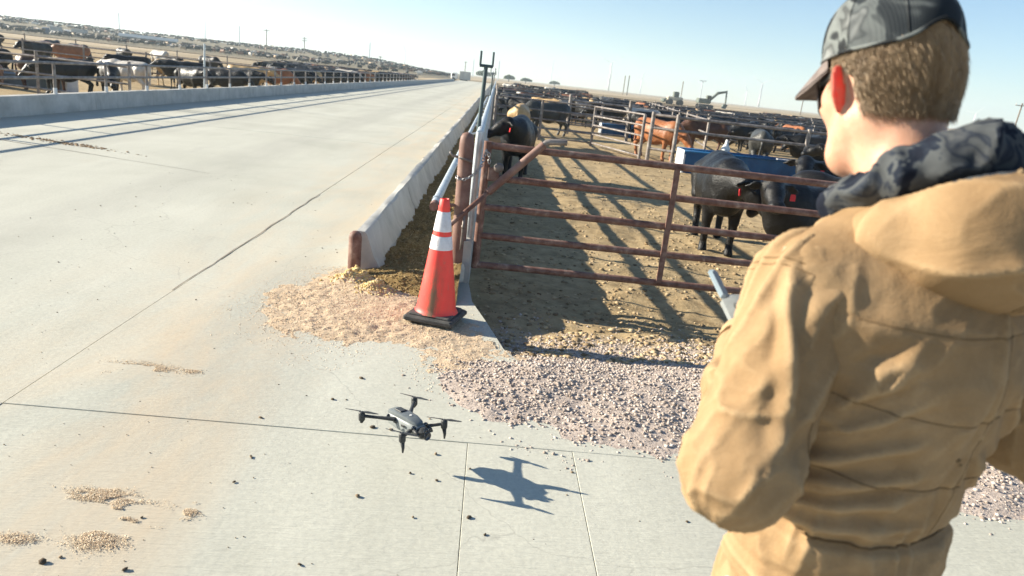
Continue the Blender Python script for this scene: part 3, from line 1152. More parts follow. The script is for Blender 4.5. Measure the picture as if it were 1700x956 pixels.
child('hook', m.mesh('hook', M_PIPE, True), e)
m = MB()
m.tube([(-0.172, 6.16, 0.30), (-0.165, 6.15, 0.62)], 0.010, 8)
m.tube([(-0.172, 6.20, 0.50), (-0.166, 6.14, 0.50)], 0.014, 8)
child('latch_pin', m.mesh('latch_pin', M_PIPE, True), e)

# tall steel poles with a forked bracket on top
for k, (y, lab) in enumerate(((7.05, 'dark steel pole with forked bracket, tallest and nearest along the bunk'),
                              (19.2, 'second forked steel pole along the bunk, just behind the nearest one'),
                              (31.5, 'third forked steel pole along the bunk, small beside the first two'))):
    e = empty('bracket_pole', (-0.17, y, 0))
    tag(e, lab, 'pole', 'forked poles along the bunk')
    pipe('shaft', (-0.165, y, 0.0), (-0.11, y, 1.86), 0.019, M_DARKPOLE, e)
    pipe('crossbar', (-0.17, y, 1.86), (-0.045, y, 1.86), 0.014, M_DARKPOLE, e, 8)
    for sx_ in (-0.165, -0.05):
        pipe('prong', (sx_, y, 1.86), (sx_, y, 1.99), 0.010, M_DARKPOLE, e, 8)

# pen gate
GY0 = 6.36
gate = empty('pen_gate', (-0.02, GY0, -0.1))
tag(gate, 'rusty brown five-bar pipe gate across the cattle pen', 'gate')


def gp(x, z):
    return (x, GY0 + 0.03 * x, z - 0.012 * x)


for z in (0.13, 0.40, 0.66, 0.925, 1.20):
    pipe('rail', gp(-0.03, z), gp(3.62, z), 0.031, M_RUST, gate, 14)
pipe('stile', gp(-0.035, 0.10), gp(-0.02, 1.235), 0.036, M_RUST, gate, 14)
pipe('stile', gp(3.62, 0.10), gp(3.62, 1.235), 0.036, M_RUST, gate, 14)
m = MB()
m.box((0, 0, 0), (0.05, 0.018, 1.05))
for x in (1.66,):
    p = gp(x, 0.665)
    child('brace', m.mesh('brace', M_RUST), gate, True, Matrix.Translation((p[0], p[1] - 0.036, p[2])))
m = MB()
m.bbox((0, 0, 0), (0.10, 0.02, 0.12), 0.006)
child('hinge_plate', m.mesh('hinge_plate', M_RUST), gate, True, Matrix.Translation((0.05, GY0 - 0.035, 0.96)))
m = MB()
m.lathe([(0.02, -0.03), (0.04, -0.02), (0.045, 0.0), (0.04, 0.02), (0.02, 0.03)], 14)
child('latch_wheel', m.mesh('latch_wheel', M_PIPE, True), gate, True, Matrix.LocRotScale(Vector((0.09, GY0 - 0.04, 1.02)), Euler((R(90), 0, 0)), Vector((1, 1, 1))))

# bent latch bar leaning through post and gate
e = empty('latch_bar', (-0.29, 6.12, 0.5))
tag(e, 'long bent rusty latch bar leaning across the gate with pale handle end', 'latch bar')
m = MB()
m.tube([(-0.36, 6.10, 0.42), (-0.29, 6.12, 0.505), (0.05, 6.19, 0.85)], [0.018, 0.020, 0.024], 12)
child('thin_bar', m.mesh('thin_bar', M_RUST, True), e)
m = MB()
m.tube([(0.02, 6.185, 0.82), (0.45, 6.17, 1.27)], 0.034, 14)
child('bar', smooth_angle(m.mesh('bar', M_POST), 50), e)
m = MB()
m.tube([(0.435, 6.171, 1.255), (0.465, 6.17, 1.285), (0.50, 6.17, 1.297), (0.64, 6.18, 1.305)], 0.026, 12)
child('handle', smooth_angle(m.mesh('handle', M_PIPE), 50), e)

# chain from gate post to gate
pts = [Vector(p) for p in [(-0.265, 6.24, 0.93), (-0.25, 6.195, 0.905), (-0.20, 6.185, 0.905), (-0.15, 6.19, 0.93), (-0.10, 6.215, 0.97), (-0.06, 6.25, 1.03), (-0.045, 6.285, 1.10), (-0.03, 6.295, 1.16), (-0.005, 6.30, 1.13), (0.005, 6.305, 1.06)]]
chain = empty('gate_chain', (-0.2, 6.2, 0.9))
tag(chain, 'bright steel chain looped round the brown gate post and gate stile', 'chain')
dense = []
for a, b in zip(pts[:-1], pts[1:]):
    for t in np.linspace(0, 1, 12, endpoint=False):
        dense.append(a.lerp(b, t))
link_me = None
m = MB()
ring = [(0.019 * math.cos(a), 0.011 * math.sin(a), 0) for a in np.linspace(0, 2 * math.pi, 13)]
m.tube(ring, 0.0045, 6, False)
link_me = m.mesh('chain_link', M_CHAIN, True)
acc_, last, k = 0.0, dense[0], 0
for p in dense[1:]:
    acc_ += (p - last).length
    if acc_ >= 0.026:
        d_ = (p - last).normalized()
        q = d_.to_track_quat('X', 'Z') @ Euler((R(90) * (k % 2) + 0.4, 0, 0)).to_quaternion()
        child('link', link_me, chain, True, Matrix.LocRotScale(p, q, Vector((1, 1, 1))))
        acc_, k = 0.0, k + 1
    last = p

# left road-side fence on the bunk wall: white-footed posts, two rails
e = empty('left_pen_fence', (-9.6, 7.9, 0.4))
tag(e, 'two-rail pipe fence on the low concrete wall left of the road', 'fence')
NP = 40
for i in range(NP):
    y = 7.98 + 2.16 * i
    pipe('post', (-9.6, y, 0.42), (-9.6, y, 1.07), 0.035, M_PIPE, e, 8)
    m = None
    pipe('post_foot', (-9.6, y, 0.38), (-9.6, y, 0.53), 0.042, M_WHITEP, e, 8)
    for z in (0.745, 1.055):
        pipe('rail', (-9.6, y, z), (-9.6, y + 2.16, z), 0.030, M_PIPE, e, 8)
for z in (0.745, 1.055):
    pipe('rail', (-9.6, 7.98 + 2.16 * NP, z), (-9.6, 165, z), 0.03, M_PIPE, e, 8)
for y, lab in ((25.4, 'tall thin steel post rising above the left pen fence'),):
    o = obj('tall_post', None)
    bpy.data.objects.remove(o)
    ee = empty('tall_post', (-9.75, y, 0))
    tag(ee, lab, 'post')
    pipe('shaft', (-9.75, y, -0.2), (-9.72, y, 1.78), 0.03, M_GALV, ee)
    pipe('cap', (-9.72, y, 1.78), (-9.72, y, 1.81), 0.036, M_GALV, ee)

# inner fences of the left pens
fence('inner_pen_fence', 'sparse pipe fence inside the left pens, running back from the road wall', 'fence',
      line((-9.9, 20.6), (-40, 26), 11), -0.22, (0.35, 0.75, 1.2), 1.35, 0.04, 0.028, group='left inner fences')
fence('inner_pen_fence', 'pipe fence crossing the left pens behind the white steer', 'fence',
      line((-9.9, 34), (-50, 41), 13), -0.22, (0.5, 0.9, 1.3), 1.4, 0.04, 0.03, group='left inner fences')
fence('inner_pen_fence', 'far pipe fence closing the left pens before the pale dirt lane', 'fence',
      line((-9.9, 62), (-90, 62), 20), -0.27, (0.5, 0.9, 1.3), 1.4, 0.05, 0.03, group='left inner fences', n=6)

# right pens
fence('cross_fence', 'five-rail pipe fence crossing the pen behind the black steer at the bunk', 'fence',
      [(0.05, 26.4), (1.68, 26.1), (3.50, 25.7), (4.58, 22.4)], -0.2, (0.12, 0.42, 0.73, 1.04, 1.36), 1.38, 0.05, 0.028, group='pen fences')
fence('cross_fence', 'pipe fence running over the long blue water tank', 'fence',
      [(4.62, 21.4), (5.25, 21.0), (8.9, 20.6), (12.4, 20.3), (16, 20.1), (20, 19.9), (24, 19.7)], -0.2, (0.45, 1.05, 1.42), 1.5, 0.06, 0.042, group='pen fences')
pens = [(33.8, 'second cross fence of the right pens, at the small blue tank', (0.4, 0.75, 1.1, 1.4)),
        (45, 'third cross fence of the right pens among crowded cattle', (0.5, 0.9, 1.35)),
        (58, 'fourth cross fence of the right pens among crowded cattle', (0.5, 0.9, 1.35)),
        (73, 'fifth cross fence of the right pens before the bare dirt', (0.6, 1.3))]
for k, (y, lab, rl) in enumerate(pens):
    fence('cross_fence', lab, 'fence', line((0.1, y), (0.1 + y * 0.85, y - 1.5), 6 + 2 * k), -0.25, rl, 1.45, 0.055, 0.035, group='pen fences', n=6)
# side alleys
fence('alley_fence', 'pipe fence running away along the alley right of the small blue tank', 'fence',
      line((7.6, 26.0), (12.5, 60), 10), -0.25, (0.45, 0.9, 1.35), 1.45, 0.05, 0.035, group='alley fences', n=6)
fence('alley_fence', 'pipe fence running away behind the cap and face of the man', 'fence',
      line((13.5, 21), (33, 58), 12), -0.25, (0.45, 0.9, 1.35), 1.45, 0.05, 0.035, group='alley fences', n=6)
fence('alley_fence', 'outermost pipe fence at the right edge of the pens', 'fence',
      line((20, 14), (62, 58), 16), -0.25, (0.45, 0.9, 1.35), 1.45, 0.05, 0.035, group='alley fences', n=6)
# slatted gate in the pens
e = empty('alley_gate', (3.4, 30.6, -0.22))
tag(e, 'many-barred grey steel gate behind the five-rail cross fence', 'gate')
for x in (3.1, 5.6):
    pipe('post', (x, 30.6, -0.3), (x, 30.6, 1.42), 0.075, M_PIPE, e)
for k in range(6):
    pipe('rail', (3.1, 30.6, -0.02 + 0.24 * k), (5.6, 30.6, -0.02 + 0.24 * k), 0.03, M_PIPE, e, 8)


# ---- water tanks
def tank(label, x0, x1, y, h, w, z0=-0.22, skin=None):
    skin = skin or M_BLUE
    e = empty('water_tank', ((x0 + x1) / 2, y, z0))
    tag(e, label, 'water tank', 'blue water tanks')
    L = x1 - x0
    cx_ = (x0 + x1) / 2
    t = 0.04
    m = MB()
    # long sides flare slightly outwards, open top with rolled rim
    for s_ in (-1, 1):
        m.add([(x0, y + s_ * (w / 2 - 0.06), z0), (x1, y + s_ * (w / 2 - 0.06), z0), (x1, y + s_ * w / 2, z0 + h), (x0, y + s_ * w / 2, z0 + h),
               (x0, y + s_ * (w / 2 - 0.06 - t), z0), (x1, y + s_ * (w / 2 - 0.06 - t), z0), (x1, y + s_ * (w / 2 - t), z0 + h), (x0, y + s_ * (w / 2 - t), z0 + h)],
              [(0, 1, 2, 3), (5, 4, 7, 6), (3, 2, 6, 7), (0, 3, 7, 4), (1, 5, 6, 2)])
    m.box((cx_, y, z0 + 0.03), (L, w - 0.12, 0.06))
    child('tank_body', m.mesh('tank_body', skin), e)
    for x in (x0 + 0.02, x1 - 0.02):
        m = MB()
        m.box((x, y, z0 + h / 2), (0.05, w - 0.02, h + 0.01))
        child('end_panel', m.mesh('end_panel', simple('pale_tank_end', [(0.3, (0.45, 0.5, 0.55)), (0.7, (0.66, 0.68, 0.7))], 4, 0.5)), e)
    m = MB()
    for s_ in (-1, 1):
        m.tube([(x0, y + s_ * w / 2, z0 + h), (x1, y + s_ * w / 2, z0 + h)], 0.028, 8)
    child('rim', m.mesh('rim', skin, True), e)
    m = MB()
    m.box((cx_, y, z0 + h - 0.12), (L - 0.1, w - 0.1, 0.004))
    mw = simple('tank_water', [(0.3, (0.02, 0.03, 0.03)), (0.7, (0.04, 0.05, 0.05))], 3, 0.05, spec=0.5)
    child('water', m.mesh('water', mw), e)
    return e


tk = tank('long dark blue water tank below the fence behind the black steers', 5.3, 9.0, 20.35, 0.62, 0.85)
m = MB()
m.lathe([(0.14, 0.0), (0.12, 0.10), (0.05, 0.22), (0.035, 0.34)], 14, (6.72, 20.9, 0.42))
child('float_cover', m.mesh('float_cover', M_WHITEP, True), tk)
m = MB()
m.box((8.35, 20.0, 0.42), (0.9, 0.12, 0.03))
child('tank_lid_strip', m.mesh('tank_lid_strip', M_WHITEP), tk)
tank('small blue water tank seen left of the red-brown steer', 4.85, 6.7, 33.3, 0.55, 0.8, -0.24)
tank('grey-blue water tank behind the rails at the left picture edge', -19.5, -14.2, 25.6, 0.42, 0.7, -0.24, simple('faded_blue_grey', [(0.3, (0.10, 0.15, 0.20)), (0.7, (0.18, 0.24, 0.29))], 2, 0.5))


# ================================================================== SKYLINE
def bear(deg, d):
    return Vector((d * math.sin(R(deg)), d * math.cos(R(deg)), 0))


def turbine(deg, d, hub, rot, lab):
    p = bear(deg, d)
    e = empty('wind_turbine', (p.x, p.y, -0.3))
    tag(e, lab, 'wind turbine', 'wind turbines on the horizon')
    m = MB()
    m.tube([(p.x, p.y, -0.5), (p.x, p.y, hub)], [1.9, 1.1], 10)
    child('tower', m.mesh('tower', M_WHITEP, True), e)
    face = Vector((-p.x, -p.y, 0)).normalized()
    side = Vector((-face.y, face.x, 0))
    c = Vector((p.x, p.y, hub + 1.5))
    m = MB()
    m.tube([c - face * 3.4, c - face * 2.6, c + face * 1.8, c + face * 3], [0.9, 1.3, 1.3, 0.7], 10)
    child('nacelle', m.mesh('nacelle', M_WHITEP, True), e)
    for k in range(3):
        a = R(rot + 120 * k)
        dirv = side * math.sin(a) + Vector((0, 0, 1)) * math.cos(a)
        m = MB()
        b0 = c + face * 2.8
        m.tube([b0, b0 + dirv * 4, b0 + dirv * 13, b0 + dirv * hub * 0.58], [0.7, 1.1, 0.8, 0.25], 8, True, 0.4)
        child('blade', m.mesh('blade', M_WHITEP, True), e)


TB = [(-31.5, 1815, 34.1, 20, 'faint wind turbine at the far left picture corner'),
      (-25.3, 1980, 31.9, 80, 'small wind turbine above the long pale shed on the left'),
      (-20.9, 1430, 42.9, 60, 'clearest wind turbine of the left skyline, above the pale lane'),
      (-12.6, 2145, 36.3, 35, 'faint wind turbine above the middle of the road wall'),
      (-7.0, 1980, 38.5, 100, 'thin wind turbine above the far end of the left pens'),
      (4.1, 2035, 39.6, 10, 'thin wind turbine right of the forked poles'),
      (8.5, 1347, 45.1, 55, 'clearest wind turbine, above the middle of the right pens'),
      (10.9, 2145, 38.5, 15, 'faint wind turbine just right of the clearest one'),
      (18.6, 2090, 34.1, 95, 'faint wind turbine right of the excavator'),
      (19.55, 1485, 41.8, 62, 'wind turbine midway between excavator and cap brim'),
      (33.2, 1980, 36.3, 40, 'faint wind turbine between the man and the leaning pole')]
for a in TB:
    turbine(*a)


def upole(deg, d, h, lab, arms=1, lean=0.0, mat=M_POLEWOOD):
    p = bear(deg, d)
    e = empty('utility_pole', (p.x, p.y, float(hill_z(p.x, p.y)) if d > 190 and deg < -1 else -0.3))
    tag(e, lab, 'pole', 'poles along the skyline')
    r_ = max(0.14, d * 0.0006)
    pipe('shaft', (p.x, p.y, -0.6), (p.x + lean, p.y, h), r_, mat, e, 8)
    for k in range(arms):
        z = h - 0.5 - 1.1 * k
        pipe('crossarm', (p.x + lean - 1.4, p.y, z), (p.x + lean + 1.4, p.y, z), r_ * 0.7, mat, e, 6)
        for q in (-1.25, 0.0, 1.25):
            pipe('insulator', (p.x + lean + q, p.y, z), (p.x + lean + q, p.y, z + 0.45), r_ * 0.5, M_WHITEP, e, 6)


UP = [(-26.15, 420, 12.4, 'tall thin mast standing above the long pale shed', 0, 0, M_GALV),
      (-18.65, 400, 12.6, 'slim mast between the clear turbine and the crossarm poles', 0, 0, M_GALV),
      (-16.85, 330, 10.6, 'nearer of the two crossarm poles on the left skyline', 1, 0, M_POLEWOOD),
      (-14.25, 370, 10.2, 'crossarm pole with a boxy head left of the road wall centre', 2, 0, M_POLEWOOD),
      (-9.6, 430, 12.8, 'thin tall mast above the middle of the left wall', 0, 0, M_GALV),
      (-8.8, 560, 7.4, 'short pole just right of the thin tall mast', 1, 0, M_POLEWOOD),
      (-2.45, 700, 12.5, 'left pole of the pair at the end of the road', 1, 0, M_POLEWOOD),
      (-1.85, 640, 14.2, 'right pole of the pair at the end of the road', 0, 0, M_GALV),
      (0.08, 520, 12.6, 'slim mast right of the nearest forked pole', 0, 0, M_GALV),
      (9.65, 430, 10.2, 'left pole of the close pair above the right pens', 0, 0, M_POLEWOOD),
      (9.95, 430, 10.6, 'right pole of the close pair above the right pens', 0, 0, M_POLEWOOD),
      (13.95, 420, 10.4, 'slim pole left of the excavator', 0, 0, M_POLEWOOD),
      (22.5, 360, 9.5, 'pole standing below the cap brim of the man', 1, 0, M_POLEWOOD),
      (35.45, 190, 8.2, 'leaning crossarm pole at the right picture edge', 1, 0.35, M_POLEWOOD)]
for a in UP:
    upole(*a)
# yard light on a pole behind the excavator
p = bear(15.35, 330)
e = empty('yard_light', (p.x, p.y, -0.3))
tag(e, 'yard light pole with flat lamp heads behind the excavator', 'lamp post')
pipe('shaft', (p.x, p.y, -0.5), (p.x, p.y, 9.6), 0.18, M_GALV, e, 8)
for q in (-0.9, 0.9):
    m = MB()
    m.bbox((p.x + q, p.y, 9.6), (1.3, 0.5, 0.3), 0.08)
    child('lamp_head', m.mesh('lamp_head', M_GALV), e)

# ---- long low shed, trailers, far tree line
p = bear(-24.4, 262)
M_SHED = simple('pale_blue_sheeting', [(0.3, (0.16, 0.20, 0.23)), (0.7, (0.24, 0.285, 0.31))], 0.4, 0.6, 0.0)
e = empty('long_shed', (p.x, p.y, -0.3))
tag(e, 'long low pale blue-grey shed beyond the left pens', 'shed')
Mr = Matrix.Rotation(R(20), 3, 'Z')
m = MB()
m.box((p.x, p.y, 0.75), (15.5, 5, 2.0), Mr)
child('wall', m.mesh('wall', M_SHED), e)
m = MB()
rv = [(-8.2, -3, 1.72), (8.2, -3, 1.72), (8.2, 0, 2.6), (-8.2, 0, 2.6), (-8.2, 3, 1.72), (8.2, 3, 1.72)]
m.add([Mr @ Vector(q) + Vector((p.x, p.y, 0)) for q in rv], [(0, 1, 2, 3), (3, 2, 5, 4), (0, 3, 4), (1, 5, 2)])
child('roof', m.mesh('roof', M_SHED), e)
for k in range(5):
    m = MB()
    q = Mr @ Vector((-6 + 3 * k, -2.53, 0.6))
    m.box((p.x + q.x, p.y + q.y, 0.6), (1.4, 0.1, 1.5), Mr)
    child('door', m.mesh('door', simple('shed_door', [(0.3, (0.2, 0.24, 0.27)), (0.7, (0.28, 0.32, 0.35))], 1, 0.6)), e)


def trailer(deg, d, L, lab, cabcol):
    p = bear(deg, d)
    e = empty('parked_truck', (p.x, p.y, -0.3))
    tag(e, lab, 'truck', 'trucks parked far off')
    m = MB()
    m.bbox((p.x + 0.8, p.y, 1.25), (L, 2.3, 2.1), 0.08)
    child('cargo_box', m.mesh('cargo_box', simple('dusty_white', [(0.3, (0.34, 0.33, 0.31)), (0.7, (0.45, 0.44, 0.41))], 1, 0.6)), e)
    m = MB()
    m.bbox((p.x - L / 2 - 0.55, p.y, 0.95), (1.7, 2.2, 1.7), 0.25)
    child('cab', m.mesh('cab', cabcol), e)
    m = MB()
    m.box((p.x - L / 2 - 0.75, p.y - 1.105, 1.25), (0.9, 0.02, 0.6))
    child('window', m.mesh('window', M_EYE), e)
    for q in (-L / 2 - 0.6, -L / 4 + 0.8, L / 2 - 0.3):
        for s_ in (-1, 1):
            pipe('wheel', (p.x + q, p.y + s_ * 1.0 - 0.13, 0.15), (p.x + q, p.y + s_ * 1.0 + 0.13, 0.15), 0.45, M_BLACKRUB, e, 12)


M_CABB = simple('cab_blue', [(0.3, (0.05, 0.10, 0.18)), (0.7, (0.08, 0.14, 0.24))], 1, 0.4)
trailer(-28.6, 250, 3.6, 'white box truck left of the long pale shed', M_WHITEP)
trailer(-29.9, 240, 2.2, 'small truck with dark blue cab far out on the left lane', M_CABB)
trailer(-2.65, 196, 2.8, 'pale truck standing at the far end of the road', M_WHITEP)

# ---- excavator at work beyond the pens
p = bear(15.75, 205)
M_EXC = simple('machine_grey_green', [(0.3, (0.10, 0.12, 0.10)), (0.7, (0.17, 0.19, 0.16))], 1.5, 0.6)
e = empty('excavator', (p.x, p.y, -0.3))
tag(e, 'tracked excavator with raised boom working beyond the right pens', 'excavator')
for s_ in (-1, 1):
    m = MB()
    m.bbox((p.x, p.y + s_ * 1.1, 0.25), (4.2, 0.6, 1.0), 0.3)
    child('track', m.mesh('track', M_BLACKRUB), e)
m = MB()
m.bbox((p.x - 0.5, p.y, 1.55), (3.4, 2.6, 1.3), 0.2)
child('upper_body', m.mesh('upper_body', M_EXC), e)
m = MB()
m.bbox((p.x + 0.6, p.y - 0.7, 2.1), (1.3, 1.1, 2.0), 0.15)
o = child('cab', m.mesh('cab', M_EXC), e)
m = MB()
m.box((p.x + 0.6, p.y - 1.262, 2.4), (1.0, 0.02, 1.0))
child('window', m.mesh('window', M_EYE), e)
m = MB()
m.tube([(p.x + 1.0, p.y, 1.7), (p.x + 3.0, p.y, 3.9), (p.x + 5.4, p.y, 4.5)], [0.35, 0.4, 0.25], 8)
child('boom', m.mesh('boom', M_EXC), e)
m = MB()
m.tube([(p.x + 5.3, p.y, 4.8), (p.x + 5.5, p.y, 1.2)], [0.22, 0.2], 8)
child('dipper_arm', m.mesh('dipper_arm', M_EXC), e)
m = MB()
m.add([(p.x + 4.9, p.y - .6, 1.3), (p.x + 6.0, p.y - .6, 1.2), (p.x + 5.6, p.y - .6, 0.1), (p.x + 4.7, p.y - .6, 0.2), (p.x + 4.9, p.y + .6, 1.3), (p.x + 6.0, p.y + .6, 1.2), (p.x + 5.6, p.y + .6, 0.1), (p.x + 4.7, p.y + .6, 0.2)],
      [(0, 1, 2, 3), (7, 6, 5, 4), (0, 4, 5, 1), (1, 5, 6, 2), (2, 6, 7, 3), (3, 7, 4, 0)])
child('bucket', m.mesh('bucket', M_EXC), e)
# wheel loader parked beside it
p = p + Vector((-7.5, 3, 0))
e = empty('loader', (p.x, p.y, -0.3))
tag(e, 'pale wheel loader left of the excavator', 'loader')
for a_, b_ in ((-1.3, -1), (-1.3, 1), (1.5, -1), (1.5, 1)):
    pipe('wheel', (p.x + a_, p.y + b_ - 0.3, 0.4), (p.x + a_, p.y + b_ + 0.3, 0.4), 0.75, M_BLACKRUB, e, 14)
m = MB()
m.bbox((p.x, p.y, 1.3), (4.2, 1.6, 1.0), 0.2)
child('chassis', m.mesh('chassis', simple('machine_cream', [(0.3, (0.45, 0.4, 0.3)), (0.7, (0.6, 0.55, 0.42))], 1, 0.6)), e)
m = MB()
m.bbox((p.x + 0.2, p.y, 2.4), (1.5, 1.5, 1.5), 0.15)
child('cab', m.mesh('cab', M_EXC), e)
m = MB()
m.bbox((p.x - 3.0, p.y, 0.6), (1.0, 2.5, 1.0), 0.3)
child('bucket', m.mesh('bucket', M_EXC), e)
pipe('lift_arm', (p.x - 1.4, p.y, 1.5), (p.x - 2.9, p.y, 0.8), 0.18, M_EXC, e, 8)

# dirt berm bands beyond the right pens (pale graded lanes)
M_LANE = m_soil('graded_lane', (0.30, 0.23, 0.15), (0.44, 0.35, 0.24), (0.55, 0.46, 0.33), 0.3, 0.3)


def lane(name, pts, w, z=-0.285):
    m = MB()
    L, Rr = [], []
    for i, p in enumerate(pts):
        a = Vector(pts[max(i - 1, 0)])
        b = Vector(pts[min(i + 1, len(pts) - 1)])
        d_ = (b - a).normalized()
        nn = Vector((-d_.y, d_.x))
        q = Vector(p)
        L.append((*(q + nn * w / 2), z))
        Rr.append((*(q - nn * w / 2), z))
    k = len(pts)
    m.add(L + Rr, [(i, k + i, k + i + 1, i + 1) for i in range(k - 1)])
    return struct(obj(name, m.mesh(name, M_LANE)))


lane('dirt_lane', [(-10, 74), (-60, 78), (-140, 88), (-260, 110)], 12)
lane('farm_track', [(2, 190), (40, 150), (85, 118), (150, 96)], 10)
lane('field_track', [(40, 420), (90, 260), (160, 190), (260, 150)], 12)


# ================================================================== CATTLE
def cow_shape(poll, muzzle, h, stance=0.0, lying=False, detail=True, seed=0):
    """standing feeder steer, nose towards +X, hooves at z = 0; poll / muzzle place the head"""
    poll, muz = np.array(poll, float), np.array(muzzle, float)
    fwd = muz - poll
    fwd /= np.linalg.norm(fwd)
    side = np.cross((0, 0, 1.0), fwd)
    side /= np.linalg.norm(side)
    top = np.cross(fwd, side)

    def f(X, Y, Z):
        P = (X, Y, Z)
        dz = -0.42 if lying else 0.0
        q = (X, Y / 0.84, Z)
        d = cap_sdf(q, (0.48, 0, 0.90 + dz), (-0.05, 0, 0.86 + dz), 0.345, 0.385)
        d = smin(d, cap_sdf(q, (-0.05, 0, 0.86 + dz), (-0.62, 0, 0.96 + dz), 0.385, 0.315), 0.10)
        d = smin(d, cap_sdf(q, (0.62, 0, 0.80 + dz), (0.60, 0, 1.02 + dz), 0.27, 0.26), 0.12)      # brisket, withers
        d = smin(d, cap_sdf(q, (-0.78, 0, 1.06 + dz), (-0.2, 0, 1.13 + dz), 0.17, 0.13), 0.10)     # hip line
        nb = np.array((0.72, 0, 1.02 + dz))
        base = poll - fwd * 0.02 - top * 0.03
        d = smin(d, cap_sdf((X, Y, Z), nb, base, 0.235, 0.135), 0.10)
        d = smin(d, cap_sdf((X, Y, Z), nb - (0, 0, 0.16), base - top * 0.10, 0.16, 0.08), 0.08)      # dewlap
        # head
        e = poll + fwd * 0.17
        hd = cap_sdf(P, poll + fwd * 0.02, e, 0.125, 0.115)
        hd = smin(hd, cap_sdf(P, e - top * 0.02, muz - fwd * 0.06, 0.105, 0.078), 0.05)
        hd = smin(hd, cap_sdf(P, muz - fwd * 0.05 + side * 0.03, muz - fwd * 0.05 - side * 0.03, 0.072, 0.072), 0.03)
        hd = smin(hd, cap_sdf(P, poll - top * 0.10 + fwd * 0.05, e - top * 0.09 + fwd * 0.06, 0.075, 0.055), 0.05)
        for s_ in (-1, 1):
            hd = smin(hd, cap_sdf(P, poll + fwd * 0.13 + side * 0.085 * s_ + top * 0.035, poll + fwd * 0.15 + side * 0.09 * s_ + top * 0.03, 0.03, 0.03), 0.03)
        d = smin(d, hd, 0.05)
        for s_ in (-1, 1):                                         # ears
            a = poll + side * 0.10 * s_ + top * 0.01
            b = poll + side * 0.32 * s_ - top * 0.045 - fwd * 0.03
            mid = (a + b) / 2
            er = smin(cap_sdf(P, a, mid, 0.034, 0.062), cap_sdf(P, mid, b, 0.062, 0.016), 0.02)
            er = np.maximum(er, np.abs((X - mid[0]) * fwd[0] + (Y - mid[1]) * fwd[1] + (Z - mid[2]) * fwd[2]) - max(0.018, h * 0.75))
            d = smin(d, er, 0.02)
        if lying:
            for s_ in (-1, 1):
                d = smin(d, cap_sdf(P, (0.5, 0.2 * s_, 0.3), (0.85, 0.26 * s_, 0.1), 0.12, 0.06), 0.06)
                d = smin(d, cap_sdf(P, (0.85, 0.26 * s_, 0.09), (0.5, 0.3 * s_, 0.06), 0.06, 0.045), 0.03)
                d = smin(d, cap_sdf(P, (-0.5, 0.3 * s_, 0.3), (-0.1, 0.42 * s_, 0.12), 0.18, 0.1), 0.08)
                d = smin(d, cap_sdf(P, (-0.1, 0.42 * s_, 0.1), (-0.45, 0.45 * s_, 0.06), 0.07, 0.045), 0.03)
        else:
            for s_ in (-1, 1):
                o = stance * s_
                lg = cap_sdf(P, (0.50, 0.17 * s_, 0.80), (0.50 + 0.4 * o, 0.17 * s_, 0.46), 0.135, 0.066)
                lg = smin(lg, cap_sdf(P, (0.50 + 0.4 * o, 0.17 * s_, 0.46), (0.49 + 0.8 * o, 0.165 * s_, 0.12), 0.064, 0.044), 0.03)
                lg = smin(lg, cap_sdf(P, (0.49 + 0.8 * o, 0.165 * s_, 0.12), (0.525 + 0.8 * o, 0.165 * s_, 0.035), 0.048, 0.062), 0.02)
                o = -stance * s_
                lg2 = cap_sdf(P, (-0.62, 0.16 * s_, 0.93), (-0.52 + 0.3 * o, 0.19 * s_, 0.66), 0.215, 0.135)
                lg2 = smin(lg2, cap_sdf(P, (-0.52 + 0.3 * o, 0.19 * s_, 0.66), (-0.76 + 0.6 * o, 0.175 * s_, 0.45), 0.115, 0.062), 0.05)
                lg2 = smin(lg2, cap_sdf(P, (-0.76 + 0.6 * o, 0.175 * s_, 0.45), (-0.70 + o, 0.17 * s_, 0.12), 0.058, 0.046), 0.03)
                lg2 = smin(lg2, cap_sdf(P, (-0.70 + o, 0.17 * s_, 0.12), (-0.665 + o, 0.17 * s_, 0.035), 0.048, 0.060), 0.02)
                d = smin(d, smin(lg, lg2, 0.02), 0.07)
        # tail
        d = smin(d, smin(cap_sdf(P, (-0.88, 0, 1.14 + dz), (-0.98, 0.02, 0.85 + dz), 0.045, 0.03), cap_sdf(P, (-0.98, 0.02, 0.85 + dz), (-0.95, 0.03, 0.45 + dz * 0.8), 0.028, 0.05), 0.03), 0.03)
        return np.maximum(d, -Z + 0.002)
    lo = (-1.25, -0.62, -0.06)
    hi = (1.75, 0.62, 1.62)
    if abs(muz[1]) > 0.3:
        lo = (lo[0], -1.0, lo[2])
        hi = (hi[0], 1.0, hi[2])
    v, q = surface_nets(f, lo, hi, h)
    return v, q, poll, fwd, side, top


POSES = {
    'up': ((1.02, 0.0, 1.30), (1.40, 0.02, 1.08)),
    'level': ((1.10, 0.0, 1.10), (1.50, 0.03, 0.88)),
    'watch': ((1.10, 0.17, 1.04), (1.24, 0.44, 0.70)),
    'low': ((1.10, 0.0, 0.86), (1.40, 0.03, 0.50)),
    'left': ((0.98, 0.16, 1.22), (1.12, 0.54, 1.00)),
    'right': ((0.98, -0.16, 1.16), (1.10, -0.54, 0.90)),
    'graze': ((1.20, 0.0, 0.52), (1.42, 0.0, 0.14)),
}
_cows = {}


